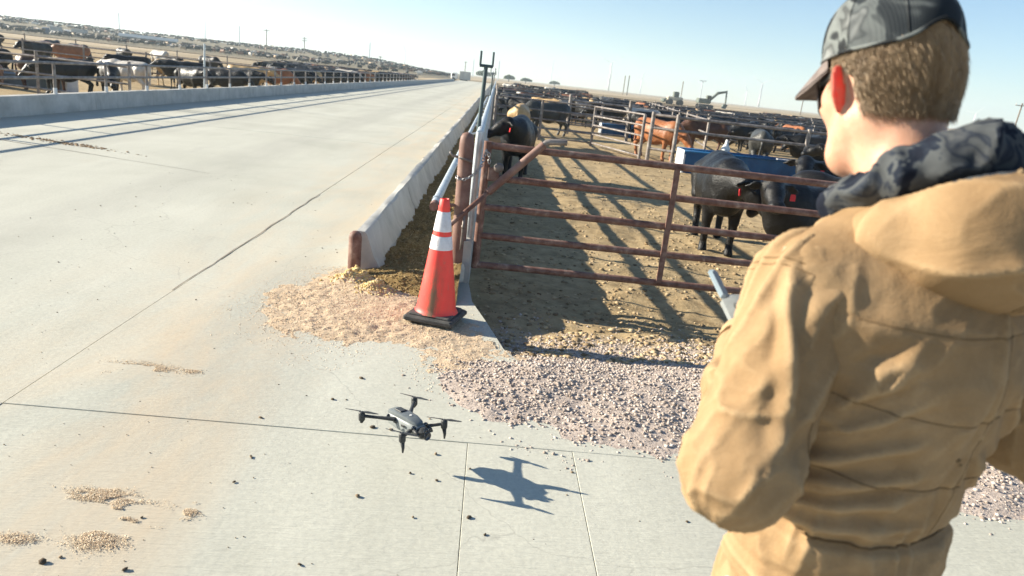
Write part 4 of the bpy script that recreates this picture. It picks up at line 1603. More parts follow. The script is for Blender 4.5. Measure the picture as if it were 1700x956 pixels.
def cow_mesh(pose, lod, stance=0.0, lying=False):
    k = (pose, lod, stance, lying)
    if k not in _cows:
        h = {0: 0.024, 1: 0.045, 2: 0.085, 3: 0.125}[lod]
        pl, mz = POSES[pose]
        if lying:
            pl, mz = (pl[0], pl[1], pl[2] - 0.35), (mz[0], mz[1], mz[2] - 0.35)
        v, q, poll, fwd, side, top = cow_shape(pl, mz, h, stance, lying)
        if lod == 0:                                           # coat unevenness, ribs and muscle
            n_ = 0.010 * fbm(v[:, 0] * 5, v[:, 1] * 5, v[:, 2] * 5, 11, 3)
            c = v - v.mean(0)
            c /= np.linalg.norm(c, axis=1, keepdims=True)
            v = v + c * n_[:, None]
        me = mesh_from('cattle_body', v, q, M_HIDE, True)
        _cows[k] = (me, poll, fwd, side, top)
    return _cows[k]


_eye_me = MB().lathe([(0.004, -0.018), (0.014, -0.012), (0.018, 0.0), (0.014, 0.012), (0.004, 0.018)], 10).mesh('eye', M_EYE, True)
_mb = MB()
_mb.add([(-0.028, -0.004, 0.0), (0.028, -0.004, 0.0), (0.038, -0.004, -0.03), (0.036, -0.004, -0.085), (-0.036, -0.004, -0.085), (-0.038, -0.004, -0.03),
         (-0.028, 0.004, 0.0), (0.028, 0.004, 0.0), (0.038, 0.004, -0.03), (0.036, 0.004, -0.085), (-0.036, 0.004, -0.085), (-0.038, 0.004, -0.03)],
        [(0, 1, 2, 3, 4, 5), (11, 10, 9, 8, 7, 6)] + [(i, i + 6, (i + 1) % 6 + 6, (i + 1) % 6) for i in range(6)])
_tag_me = _mb.mesh('ear_tag', M_TAG)
_muz = MB()
_muz.lathe([(0.010, 0.030), (0.045, 0.020), (0.060, -0.004), (0.062, -0.03)], 12)
M_MUZ = simple('damp_muzzle', [(0.3, (0.035, 0.03, 0.028)), (0.7, (0.09, 0.075, 0.065))], 20, 0.3, world=False, spec=0.5)
_muz_me = _muz.mesh('muzzle', M_MUZ, True)
M_MUZP = simple('pale_muzzle', [(0.3, (0.30, 0.22, 0.17)), (0.7, (0.50, 0.40, 0.32))], 20, 0.5, world=False)
_muz_pale = _muz.mesh('pale_muzzle', M_MUZP, True)


def steer(x, y, ang, pose, lod, col, label, group=None, stance=0.06, scale=1.0, tags=0, z=-0.21, lying=False, pale=False, parts=None):
    me, poll, fwd, side, top = cow_mesh(pose, lod, stance, lying)
    if parts is None:
        parts = lod == 0
    if parts or tags:
        e = empty('steer', (x, y, z), R(ang))
        e.scale = (scale,) * 3
        tag(e, label, 'cattle', group)
        b = child('body', me, e, False)
        b.color = (*col, 1)
        if parts:
            B = Matrix((fwd, side, top)).transposed()
            for s_ in (-1, 1):
                p = poll + fwd * 0.14 + side * 0.112 * s_ + top * 0.04
                child('eye', _eye_me, e, False, Matrix.Translation(p))
            q = Vector(fwd).to_track_quat('Z', 'Y')
            pm = POSES[pose][1]
            dzz = -0.35 if lying else 0
            mp = Vector((pm[0], pm[1], pm[2] + dzz)) - Vector(fwd) * 0.012
            child('muzzle', _muz_pale if pale else _muz_me, e, False, Matrix.LocRotScale(mp, q, Vector((1.15, 1.0, 1))))
        for s_ in ([], [1], [1, -1])[tags]:
            p = Vector(poll + side * 0.25 * s_ - top * 0.055 + fwd * 0.03)
            yaw = math.atan2(fwd[1], fwd[0]) + R(90)
            child('ear_tag', _tag_me, e, False, Matrix.LocRotScale(p, Euler((R(-8), 0, yaw)), Vector((0.85, 1, 0.95))))
        return e
    o = bpy.data.objects.new('steer', me)
    COL.objects.link(o)
    o.location = (x, y, z)
    o.rotation_euler = (0, 0, R(ang))
    o.scale = (scale,) * 3
    o.color = (*col, 1)
    tag(o, label, 'cattle', group)
    return o


BLK, BLK2 = (0.006, 0.006, 0.0062), (0.012, 0.011, 0.0105)
RED, TAN, WHT, GRY, BRN = (0.40, 0.155, 0.06), (0.62, 0.42, 0.20), (0.66, 0.61, 0.53), (0.06, 0.062, 0.058), (0.10, 0.045, 0.025)
NG = 'nearest cattle in the right pen'
steer(0.55, 15.1, -96, 'right', 0, BLK, 'black steer walking towards the camera beside the bunk, red tag in ear', NG, 0.07, 1.0, 1)
steer(0.85, 23.6, 84, 'level', 0, TAN, 'cream tan steer seen from behind at the bunk, beyond the black one', NG, 0.04, 0.98)
steer(2.1, 29.0, 200, 'low', 0, GRY, 'dusty grey-black steer behind the five-rail cross fence', NG, 0.05, 1.0)
steer(5.25, 23.3, -52, 'low', 0, RED, 'red-brown steer standing left of the long blue tank', NG, 0.05, 0.98, pale=True)
steer(3.25, 10.0, -100, 'watch', 0, BLK, 'black steer facing the camera with lowered head, behind the gate brace', NG, 0.05, 1.02, 2)
steer(4.05, 8.35, 192, 'left', 0, BLK, 'black steer looking through the gate, half hidden by the man', NG, 0.05, 0.93, 1, pale=True)
steer(5.75, 11.0, 176, 'left', 0, BLK, 'black steer with red tag right of the blue tank, behind the gate', NG, 0.05, 1.0, 1)
steer(4.95, 9.55, 150, 'low', 0, BLK2, 'dark dusty steer head down between the two black steers at the gate', NG, 0.04, 0.95)
steer(8.55, 23.3, 75, 'level', 0, GRY, 'grey-black steer seen from behind beyond the right end of the tank', NG, 0.04, 1.0)
steer(10.3, 22.8, 165, 'level', 0, BLK, 'black steer standing beyond the tank, close to the face of the man', NG, 0.05, 1.0)
steer(9.6, 18.6, 158, 'level', 0, BLK, 'black steer passing just right of the blue tank end', NG, 0.05, 1.0)
steer(6.6, 30.5, 10, 'level', 1, BLK, 'black steer standing above the red-brown steer, side on', 'steers around the small tank', 0.05, 1.0)
steer(5.5, 36.2, 182, 'low', 1, BLK, 'black steer drinking at the far side of the small blue tank', 'steers around the small tank', 0.05, 1.0)
steer(7.3, 37.5, 20, 'level', 1, WHT, 'white-backed steer beyond the small blue tank', 'steers around the small tank', 0.05, 1.0)
steer(8.3, 28.6, 185, 'low', 1, BRN, 'dark brown steer right of the red-brown one, side on', 'steers around the small tank', 0.05, 1.0)
# left pens, nearest
LG = 'nearest cattle in the left pen'
ZL = -0.23
steer(-13.3, 27.6, 168, 'level', 0, WHT, 'big white steer standing side on behind the left fence', LG, 0.05, 0.92, z=ZL)
steer(-12.3, 24.3, -60, 'low', 0, BLK, 'black steer in front of the white one behind the left fence', LG, 0.05, 0.90, z=ZL)
steer(-13.6, 24.2, 200, 'low', 0, BLK, 'black steer left of the white one, head low, behind the left fence', LG, 0.06, 0.90, z=ZL)
steer(-14.6, 24.8, 10, 'level', 0, BRN, 'dark brown steer third left of the white one', LG, 0.06, 0.88, z=ZL)
steer(-17.6, 26.5, 185, 'level', 0, BLK, 'black steer behind the grey-blue tank on the left', LG, 0.05, 0.90, z=ZL)
steer(-19.4, 27.6, 12, 'low', 0, BLK, 'black steer at the left picture edge behind the tank', LG, 0.05, 0.90, z=ZL)
steer(-16.6, 24.6, 170, 'level', 1, (0.40, 0.24, 0.16), 'roan steer lying behind the left tank', LG, 0.0, 0.90, z=ZL, lying=True)
steer(-14.3, 20.8, 190, 'level', 1, WHT, 'white-faced calf lying on the ground under the left rails', LG, 0.0, 0.55, z=ZL, lying=True)
steer(-11.35, 34.2, -20, 'level', 0, BLK, 'black steer at the left wall right of the tall thin post', LG, 0.05, 0.90, z=ZL)
steer(-11.0, 31.0, -8, 'low', 0, BLK2, 'black steer with head through the left rails before the thin post', LG, 0.05, 0.90, z=ZL)
steer(-11.6, 29.0, -35, 'level', 0, BLK, 'black steer just right of the white one behind the left fence', LG, 0.05, 0.90, z=ZL)
steer(-11.6, 39.8, 200, 'left', 1, WHT, 'white steer among black ones midway along the left wall', LG, 0.05, 0.90, z=ZL)
steer(-11.8, 47.5, 200, 'level', 1, TAN, 'tan steer farther along the left wall behind the white one', LG, 0.05, 0.90, z=ZL)

rnd = random.Random(11)
FARC = [(BLK, 'black', 0.68), (BRN, 'dark brown', 0.12), (RED, 'red-brown', 0.07), (TAN, 'tan', 0.06), (WHT, 'white', 0.07)]


def pick():
    t = rnd.random()
    for c, n_, w in FARC:
        t -= w
        if t <= 0:
            return c, n_
    return FARC[0][:2]


placed = []


def free(x, y, r_):
    for (a, b) in placed:
        if abs(a - x) < r_ and abs(b - y) < r_:
            return False
    placed.append((x, y))
    return True


fp = ['level', 'low', 'up', 'left', 'right', 'graze']
cnt = 0
# row eating at the left wall
for k in range(62):
    y = 36.5 + 1.02 * k + rnd.uniform(-0.2, 0.2)
    if 38.6 < y < 41 or 46.6 < y < 48.5:
        continue
    x = -11.2 - rnd.random() * 1.3
    c, n_ = pick()
    if free(x, y, 0.8):
        steer(x, y, rnd.uniform(-35, 35), rnd.choice(['low', 'level', 'level']), 1 if y < 55 else 2, c, n_ + ' steer feeding along the left wall, ' + ('nearer third' if y < 56 else 'middle third' if y < 77 else 'farthest third') + ' of the row', n_ + ' cattle feeding along the left wall', 0.05, rnd.uniform(0.93, 1.04), z=-0.24)
        cnt += 1
# second rows and loose groups deeper in the left pens
t = 0
while t < 16:
    y = rnd.uniform(30, 58)
    x = -rnd.uniform(13.5, 13.5 + y * 0.42)
    if y < 33 and x > -22:
        continue
    if not free(x, y, 1.3):
        continue
    c, n_ = pick()
    steer(x, y, rnd.uniform(0, 360), rnd.choice(fp), 2, c, n_ + ' steer standing loose deep in the left pens, ' + ('before' if y < 38 else 'beyond') + ' the second inner fence', n_ + ' cattle loose in the left pens', 0.05, rnd.uniform(0.92, 1.03), z=-0.24)
    t += 1
    cnt += 1
# right pens
t = 0
while t < 150:
    y = rnd.uniform(25, 64) if t < 120 else rnd.uniform(24, 40)
    b = rnd.uniform(1.0, 43)
    x = y * math.tan(R(b))
    if (y < 38 and b < 17 and x > 1.4) or (y < 31 and x < 12):
        continue
    if not free(x, y, 1.05):
        continue
    c, n_ = pick()
    steer(x, y, rnd.uniform(0, 360), rnd.choice(fp), 1 if y < 34 else 2, c, n_ + ' steer in the right pens, ' + ('nearer than the small blue tank' if y < 33.8 else 'between second and third cross fence' if y < 45 else 'between third and fourth cross fence' if y < 58 else 'beyond the fourth cross fence') + (', towards the bunk' if x < 8 else ', mid pen' if x < 20 else ', far right'), n_ + ' cattle crowded in the right pens', 0.05, rnd.uniform(0.92, 1.03), z=-0.24)
    t += 1
    cnt += 1

# ---- the distant herds, too many to tell apart
lowv, lowq = [], []
for pz in ('level', 'graze', 'left'):
    v, q, *_ = cow_shape(POSES[pz][0], POSES[pz][1], 0.16)
    lowv.append(v)
    lowq.append(q)
_lowherd = list(zip(lowv, lowq))


def herd(name, label, sampler, n, seed):
    rg = random.Random(seed)
    V, F, nb = [], [], 0
    for i in range(n):
        x, y = sampler(rg)
        v, q = _lowherd[rg.randrange(3)]
        a, s_ = rg.uniform(0, 6.283), rg.uniform(0.9, 1.05)
        c_, s2 = math.cos(a), math.sin(a)
        w = np.empty_like(v)
        w[:, 0] = x + s_ * (v[:, 0] * c_ - v[:, 1] * s2)
        w[:, 1] = y + s_ * (v[:, 0] * s2 + v[:, 1] * c_)
        w[:, 2] = (float(hill_z(x, y)) if (x < -8 and y * y + x * x > 34000) else -0.29) + s_ * v[:, 2]
        V.append(w)
        F.append(q + nb)
        nb += len(v)
    o = obj(name, mesh_from(name, np.concatenate(V), np.concatenate(F), M_HERD, True))
    stuff(o, label, 'cattle')


def s_right(rg):
    while True:
        y = rg.uniform(40, 82)
        b = rg.uniform(0.5, 45)
        if rg.random() < 0.75 or b > 16:
            return y * math.tan(R(b)), y


def s_rfar(rg):
    b = rg.choice([rg.uniform(20, 25), rg.uniform(24, 44), rg.uniform(30, 44), rg.uniform(0.6, 7)])
    y = rg.uniform(75, 120) if b > 20 else rg.uniform(75, 170)
    return y * math.tan(R(b)), y


def s_left(rg):
    k = rg.choice([1, 1, 1, 1, 1, 1, 1, 2])
    b = rg.uniform(2.5, 43)
    if k == 0:
        y = rg.choice([118, 121, 138]) + rg.gauss(0, 3.0)
        b = rg.choice([rg.uniform(2.5, 18), rg.uniform(26, 43)])
    elif k == 1:
        y = 215 * (500 / 215) ** rg.random()
        b = rg.uniform(2.5, 43)
        y *= math.cos(R(b))
        if fbm(y * 0.02, b * 0.12, 0, 311, 2) < -0.25:
            y = y * 1.25
    else:
        y = rg.uniform(60, 95)
        b = rg.uniform(6, 12)
    return -y * math.tan(R(b)) - 6, y


herd('right_herd', 'dense dark herd packed in the far right pens', s_right, 420, 3)
herd('far_right_herd', 'distant speckled herd on the bare ground at far right', s_rfar, 380, 4)
herd('left_herd', 'vast dark herd covering the distant left feedlot', s_left, 2300, 5)

# ---- low scrub trees on the horizon
M_LEAF = m_stones('scrub_leaf', [(0.0, (0.035, 0.05, 0.025)), (0.6, (0.07, 0.09, 0.045)), (1.0, (0.13, 0.14, 0.08))])
for k, (deg, d_, hh, ww, lab) in enumerate(((-1.0, 420, 5.0, 6.5, 'dark scrub tree at the vanishing end of the road'), (0.9, 460, 4.2, 5.5, 'low scrub tree just right of the forked poles'),
                                            (2.2, 520, 3.6, 7.0, 'flat scrub tree on the skyline above the tan steer'), (4.4, 610, 4.0, 8.0, 'wide scrub tree on the skyline left of the clear turbine'),
                                            (-27.7, 400, 4.5, 4.0, 'lone scrub tree on the left horizon'))):
    p = bear(deg, d_)
    e = empty('scrub_tree', (p.x, p.y, -0.3))
    tag(e, lab, 'tree', 'scrub trees on the horizon')
    m = MB()
    m.tube([(p.x, p.y, -0.5), (p.x + 0.2, p.y, hh * 0.35), (p.x - 0.3, p.y, hh * 0.8)], [0.35, 0.25, 0.06], 7)
    for q in range(4):
        a = q * 1.7
        m.tube([(p.x + 0.1, p.y, hh * 0.3), (p.x + ww * 0.3 * math.cos(a), p.y + ww * 0.3 * math.sin(a), hh * 0.7)], [0.18, 0.05], 6)
    child('trunk', m.mesh('trunk', M_POLEWOOD), e)
    n = 900
    a = rng.rand(n) * 6.283
    rr_ = np.sqrt(rng.rand(n))
    lob = 1 + 0.35 * np.sin(a * 3 + k) + 0.2 * np.sin(a * 5)
    P = np.stack([p.x + rr_ * ww * 0.5 * np.cos(a) * lob, p.y + rr_ * ww * 0.5 * np.sin(a) * lob, hh * (0.35 + 0.62 * rng.rand(n) * (1 - 0.55 * rr_ ** 2))], -1)
    v, f = rock_cloud(P, 0.16 + 0.22 * rng.rand(n), rng, 0.6)
    child('crown', mesh_from('crown', v, f, M_LEAF), e)


# ================================================================== TRAFFIC CONE
def m_cone():
    n = NT('cone_plastic')
    v = n.pos(False)
    c = n.ramp(n.noise(v, 6, 5), [(0.3, (0.90, 0.058, 0.045)), (0.7, (0.97, 0.085, 0.065))])
    # scuffed vertical streak of road grime
    sep = n.n('ShaderNodeSeparateXYZ')
    n.l(v, sep.inputs[0])
    ang = n.math('ABSOLUTE', n.math('ADD', sep.outputs['X'], -0.008))
    near = n.n('ShaderNodeMapRange', i_From_Min=0.075, i_From_Max=0.0)
    n.l(ang, near.inputs['Value'])
    side = n.n('ShaderNodeMapRange', i_From_Min=0.0, i_From_Max=-0.03)
    n.l(sep.outputs['Y'], side.inputs['Value'])
    hgt = n.n('ShaderNodeMapRange', i_From_Min=0.52, i_From_Max=0.25)
    n.l(sep.outputs['Z'], hgt.inputs['Value'])
    g = n.noise(v, 9, 7, 0.75, 0.4, (2.5, 2.5, 0.5))
    gm = n.n('ShaderNodeMapRange', i_From_Min=0.36, i_From_Max=0.60)
    n.l(g, gm.inputs['Value'])
    k = n.math('MULTIPLY', n.math('MULTIPLY', near.outputs[0], side.outputs[0]), n.math('MULTIPLY', hgt.outputs[0], gm.outputs[0]))
    c = n.mix(n.math('MULTIPLY', k, 1.3, True), c, (0.20, 0.12, 0.07))
    sp = n.n('ShaderNodeMapRange', i_From_Min=0.55, i_From_Max=0.72)
    n.l(n.noise(v, 22, 7, 0.72, 0.3, (1, 1, 0.5)), sp.inputs['Value'])
    c = n.mix(n.math('MULTIPLY', sp.outputs[0], 0.5), c, (0.35, 0.22, 0.14))
    n.bsdf(c, 0.5, 0, n.bump(g, 0.15, 0.003), 0.4)
    return n.m


M_CONE = m_cone()
M_BAND = simple('reflective_tape', [(0.3, (0.62, 0.60, 0.60)), (0.55, (0.80, 0.78, 0.78)), (0.75, (0.70, 0.66, 0.66))], 14, 0.4, 0, 0.2, 90, 0.002, world=False)
cone = empty('traffic_cone', (-0.28, 5.055, 0.034), R(-16))
tag(cone, 'orange traffic cone with two white reflective bands on black base', 'traffic cone')
m = MB()
m.bbox((0, 0, 0.022), (0.37, 0.37, 0.044), 0.012)
m.bbox((0, 0, 0.050), (0.31, 0.31, 0.02), 0.008)
child('base', m.mesh('cone_base', M_BLACKRUB), cone, False)


def cone_r(z):
    return 0.148 + (0.031 - 0.148) * (z - 0.05) / (0.885 - 0.05)


m = MB()
m.lathe([(0.160, 0.055), (0.152, 0.066), (cone_r(0.08), 0.08)] + [(cone_r(z), z) for z in np.linspace(0.1, 0.80, 9)] + [(0.041, 0.815), (0.043, 0.823), (0.0375, 0.84), (0.034, 0.878), (0.028, 0.884), (0.024, 0.876)], 40, (0, 0, 0), False)
child('cone_body', smooth_angle(m.mesh('cone_body', M_CONE), 40), cone, False)
for z0, z1 in ((0.655, 0.795), (0.525, 0.622)):
    m = MB()
    m.lathe([(cone_r(z0) + 0.0005, z0), (cone_r(z0) + 0.0022, z0 + 0.002), (cone_r(z1) + 0.0022, z1 - 0.002), (cone_r(z1) + 0.0005, z1)], 40, (0, 0, 0), False)
    child('reflective_band', smooth_angle(m.mesh('reflective_band', M_BAND), 40), cone, False)
# printed mark on the lower band
m = MB()
ri = cone_r(0.575) + 0.0035
for (a0, a1, z0, z1) in ((-1.62, -1.52, 0.560, 0.562), (-1.62, -1.60, 0.560, 0.600), (-1.55, -1.53, 0.565, 0.60), (-1.66, -1.60, 0.583, 0.586)):
    m.add([(cone_r(z) * math.cos(a) + 0.003 * math.cos(a), cone_r(z) * math.sin(a) + 0.003 * math.sin(a), z) for a, z in ((a0, z0), (a1, z0), (a1, z1), (a0, z1))], [(0, 1, 2, 3)])
child('scuff_mark', m.mesh('scuff_mark', simple('grey_print', [(0.3, (0.22, 0.2, 0.2)), (0.7, (0.4, 0.38, 0.38))], 50, 0.7, world=False)), cone, False)

# ================================================================== DRONE
M_DR = simple('drone_grey_shell', [(0.3, (0.11, 0.125, 0.13)), (0.7, (0.155, 0.175, 0.18))], 30, 0.42, 0, 0.1, 200, 0.001, world=False)
M_DRD = simple('drone_dark_plastic', [(0.3, (0.028, 0.030, 0.031)), (0.7, (0.055, 0.058, 0.058))], 30, 0.45, world=False)
M_DRL = simple('drone_side_grey', [(0.3, (0.20, 0.22, 0.22)), (0.7, (0.27, 0.29, 0.285))], 30, 0.45, world=False)
M_LENS = simple('camera_glass', [(0.3, (0.006, 0.008, 0.012)), (0.7, (0.015, 0.02, 0.03))], 40, 0.06, spec=0.8, world=False)
dpos = (-0.262, 3.045, 0.200)
drone = empty('drone', dpos, rot=Euler((R(5), R(0), R(-137)), 'XYZ'))   # local +Y is the nose
tag(drone, 'grey four-arm camera drone hovering just above the concrete', 'drone')


def loft(secs, mat, name):
    """secs: list of (y, halfwidth, zbottom, ztop, corner) rounded-rectangle sections along Y"""
    m = MB()
    n_ = 16
    rings = []
    for (y, w, z0, z1, c) in secs:
        h2, zc = (z1 - z0) / 2, (z0 + z1) / 2
        for k in range(n_):
            a = 2 * math.pi * k / n_
            ca, sa = math.cos(a), math.sin(a)
            e_ = c
            rings.append((w * math.copysign(abs(ca) ** e_, ca), y, zc + h2 * math.copysign(abs(sa) ** e_, sa)))
    fs = []
    for i in range(len(secs) - 1):
        for k in range(n_):
            k2 = (k + 1) % n_
            fs.append((i * n_ + k, (i + 1) * n_ + k, (i + 1) * n_ + k2, i * n_ + k2))
    fs.append(tuple(range(n_)))
    fs.append(tuple((len(secs) - 1) * n_ + k for k in range(n_ - 1, -1, -1)))
    m.add(rings, fs)
    return smooth_angle(m.mesh(name, mat), 38)


child('lower_shell', loft([(-0.108, 0.0255, -0.012, 0.020, 0.5), (-0.10, 0.0340, -0.030, 0.026, 0.45), (-0.03, 0.0391, -0.036, 0.030, 0.42), (0.05, 0.0382, -0.036, 0.028, 0.42), (0.095, 0.0340, -0.030, 0.022, 0.45), (0.108, 0.0272, -0.018, 0.014, 0.5)], M_DRL, 'lower_shell'), drone, False)
child('top_shell', loft([(-0.118, 0.0221, 0.012, 0.030, 0.5), (-0.105, 0.0306, 0.018, 0.041, 0.45), (-0.03, 0.0340, 0.022, 0.047, 0.42), (0.04, 0.0323, 0.022, 0.044, 0.42), (0.088, 0.0255, 0.016, 0.034, 0.5), (0.10, 0.0170, 0.016, 0.026, 0.5)], M_DR, 'top_shell'), drone, False)
m = MB()
m.bbox((0, -0.048, 0.0485), (0.036, 0.05, 0.006), 0.002)
child('battery_button_panel', m.mesh('battery_button_panel', M_DRD), drone, False)
m = MB()
m.lathe([(0.006, 0), (0.006, 0.002)], 12, (0, 0.03, 0.0455))
child('power_button', m.mesh('power_button', M_WHITEP), drone, False)
for s_ in (-1, 1):
    for (y, z) in ((0.098, 0.014), (-0.095, 0.010)):
        m = MB()
        m.lathe([(0.011, -0.004), (0.011, 0.004), (0.007, 0.006)], 14)
        child('vision_sensor', m.mesh('vision_sensor', M_LENS, True), drone, False, Matrix.LocRotScale(Vector((0.034 * s_, y, z)), Euler((R(-80 if y > 0 else 80), R(30 * s_), 0)), Vector((1, 1, 1))))
    for y in (0.03, -0.03):
        m = MB()
        m.bbox((0.0455 * s_, y, 0.006), (0.004, 0.022, 0.012), 0.001)
        child('vent', m.mesh('vent', M_DRD), drone, False)
# gimbal camera under the nose
g = child('gimbal', smooth_angle(MB().bbox((0, 0.128, -0.008), (0.056, 0.05, 0.052), 0.014).mesh('gimbal', M_DRD), 40), drone, False)
for s_ in (-1, 1):
    m = MB()
    m.tube([(0.040 * s_, 0.105, 0.008), (0.040 * s_, 0.13, 0.0), (0.036 * s_, 0.14, -0.006)], 0.007, 8)
    child('gimbal_yoke', m.mesh('gimbal_yoke', M_DRD, True), drone, False)
for (x, z, r_) in ((0.0, -0.014, 0.020), (-0.012, 0.010, 0.010), (0.012, 0.010, 0.010)):
    m = MB()
    m.lathe([(r_, 0), (r_, 0.005), (r_ * 0.8, 0.007), (r_ * 0.75, 0.004)], 20)
    child('lens', m.mesh('lens', M_LENS, True), g, False, Matrix.LocRotScale(Vector((x, 0.152, z)), Euler((R(-90), 0, 0)), Vector((1, 1, 1))))
# arms, motors, propellers, feet
arms = [((0.040, 0.078, -0.004), (0.118, 0.128, 0.006), 112, True), ((-0.040, 0.078, -0.004), (-0.118, 0.128, 0.006), 122, True),
        ((0.042, -0.035, 0.016), (0.150, -0.142, 0.026), 118, False), ((-0.042, -0.035, 0.016), (-0.150, -0.142, 0.026), 108, False)]
for (a, b, pa, front) in arms:
    a, b = Vector(a), Vector(b)
    m = MB()
    m.tube([a, a.lerp(b, 0.15), a.lerp(b, 0.5), b], [0.013, 0.0115, 0.009, 0.0095], 10, True, 0.8)
    arm = child('arm', smooth_angle(m.mesh('arm', M_DRD), 50), drone, False)
    m = MB()
    m.lathe([(0.0135, -0.022), (0.0155, -0.016), (0.0155, 0.012), (0.0125, 0.019), (0.006, 0.022)], 16, b)
    child('motor', smooth_angle(m.mesh('motor', M_DRD), 45), arm, False)
    if front:
        m = MB()
        m.tube([b + Vector((0, 0, -0.02)), b + Vector((0, 0.006, -0.05)), b + Vector((0, 0.004, -0.072))], [0.011, 0.007, 0.004], 8)
        child('landing_foot', m.mesh('landing_foot', M_DRD, True), arm, False)
    else:
        m = MB()
        m.tube([b + Vector((0, 0, -0.02)), b + Vector((0, -0.004, -0.034))], [0.012, 0.007], 8)
        child('landing_foot', m.mesh('landing_foot', M_DRD, True), arm, False)
    for k in (0, 1):
        an = R(pa + 180 * k)
        dx, dy = math.cos(an), math.sin(an)
        vs_, fs = [], []
        for i, (t, w_, tw) in enumerate(((0.008, 0.006, 0.0), (0.03, 0.008, 0.002), (0.05, 0.0065, 0.0012), (0.07, 0.0045, 0.001), (0.085, 0.002, 0.0))):
            cpt = b + Vector((dx * t, dy * t, 0.021 + 0.00003 / 0.01 * t))
            nrm = Vector((-dy, dx, 0))
            for sgn in (-1, 1):
                for dz in (0, 0.0012):
                    vs_.append(cpt + nrm * w_ * sgn + Vector((0, 0, tw * sgn + dz)))
        for i in range(4):
            o_ = i * 4
            for (p_, q_) in ((0, 1), (1, 3), (3, 2), (2, 0)):
                fs.append((o_ + p_, o_ + q_, o_ + 4 + q_, o_ + 4 + p_))
        fs += [(0, 2, 3, 1), (16, 17, 19, 18)]
        m = MB()
        m.add(vs_, fs)
        child('propeller_blade', m.mesh('propeller_blade', M_DRD), arm, False)


# ================================================================== THE MAN
def m_canvas():
    n = NT('tan_canvas')
    v = n.pos(False)
    c = n.ramp(n.noise(v, 5, 7, 0.65, 0.3), [(0.3, (0.225, 0.142, 0.070)), (0.5, (0.285, 0.185, 0.095)), (0.7, (0.345, 0.235, 0.13))])
    wear = n.n('ShaderNodeMapRange', i_From_Min=0.56, i_From_Max=0.78)
    n.l(n.noise(v, 11, 7, 0.7, 0.4, (1, 1, 0.45)), wear.inputs['Value'])
    c = n.mix(n.math('MULTIPLY', wear.outputs[0], 0.45), c, (0.47, 0.32, 0.165))
    geo = n.n('ShaderNodeNewGeometry')
    ptn = n.n('ShaderNodeMapRange', i_From_Min=0.505, i_From_Max=0.56)
    n.l(geo.outputs['Pointiness'], ptn.inputs['Value'])
    c = n.mix(n.math('MULTIPLY', ptn.outputs[0], 0.55), c, (0.44, 0.315, 0.18))
    sm = n.n('ShaderNodeMapRange', i_From_Min=0.60, i_From_Max=0.74)
    n.l(n.noise(v, 7, 7, 0.72, 0.5), sm.inputs['Value'])
    c = n.mix(n.math('MULTIPLY', sm.outputs[0], 0.4), c, (0.19, 0.125, 0.07))
    weave = n.noise(v, 420, 2, 0.5)
    c = n.mix(0.12, c, n.ramp(weave, [(0.3, (0.3, 0.3, 0.3)), (0.7, (0.7, 0.7, 0.7))]), 'OVERLAY')
    nm = n.bump(weave, 0.25, 0.0015)
    nm = n.bump(n.noise(v, 9, 6, 0.62, 1.2, (1.0, 1.0, 1.7)), 0.35, 0.010, nm)
    nm = n.bump(n.noise(v, 34, 5, 0.6, 0.6), 0.2, 0.004, nm)
    n.bsdf(c, 0.85, 0, nm, 0.2)
    return n.m


def m_lining():
    n = NT('blue_camo_lining')
    v = n.pos(False)
    c = n.ramp(n.noise(v, 16, 3, 0.5, 0.8), [(0.40, (0.008, 0.011, 0.020)), (0.455, (0.016, 0.022, 0.034)), (0.47, (0.075, 0.082, 0.085)), (0.55, (0.055, 0.06, 0.064)), (0.565, (0.018, 0.024, 0.036)), (0.7, (0.10, 0.105, 0.105))])
    n.bsdf(c, 0.85, 0, n.bump(n.noise(v, 30, 4), 0.3, 0.004), 0.15)
    return n.m


def m_skin(name, ear=False):
    n = NT(name)
    v = n.pos(False)
    c = n.ramp(n.noise(v, 14, 6, 0.65, 0.3), [(0.3, (0.44, 0.22, 0.135)), (0.5, (0.54, 0.30, 0.20)), (0.7, (0.60, 0.36, 0.25))])
    nm = n.bump(n.noise(v, 160, 4), 0.35, 0.0015)
    if not ear:
        p = n.bsdf(c, 0.48, 0, nm, 0.35)
        p.inputs['Subsurface Weight'].default_value = 0.25
        p.inputs['Subsurface Radius'].default_value = (1.0, 0.3, 0.15)
        p.inputs['Subsurface Scale'].default_value = 0.008
        return n.m
    p = n.bsdf((0.60, 0.24, 0.17), 0.5, 0, nm, 0.3)
    tr = n.n('ShaderNodeBsdfTranslucent')
    tr.inputs['Color'].default_value = (0.85, 0.05, 0.028, 1)      # blood-red light through thin skin
    mx = n.n('ShaderNodeMixShader')
    en = n.noise(v, 70, 3, 0.6)
    n.l(n.math('MULTIPLY', en, 0.9), mx.inputs[0])
    n.l(p.outputs[0], mx.inputs[1])
    n.l(tr.outputs[0], mx.inputs[2])
    n.l(mx.outputs[0], n.out.inputs['Surface'])
    return n.m


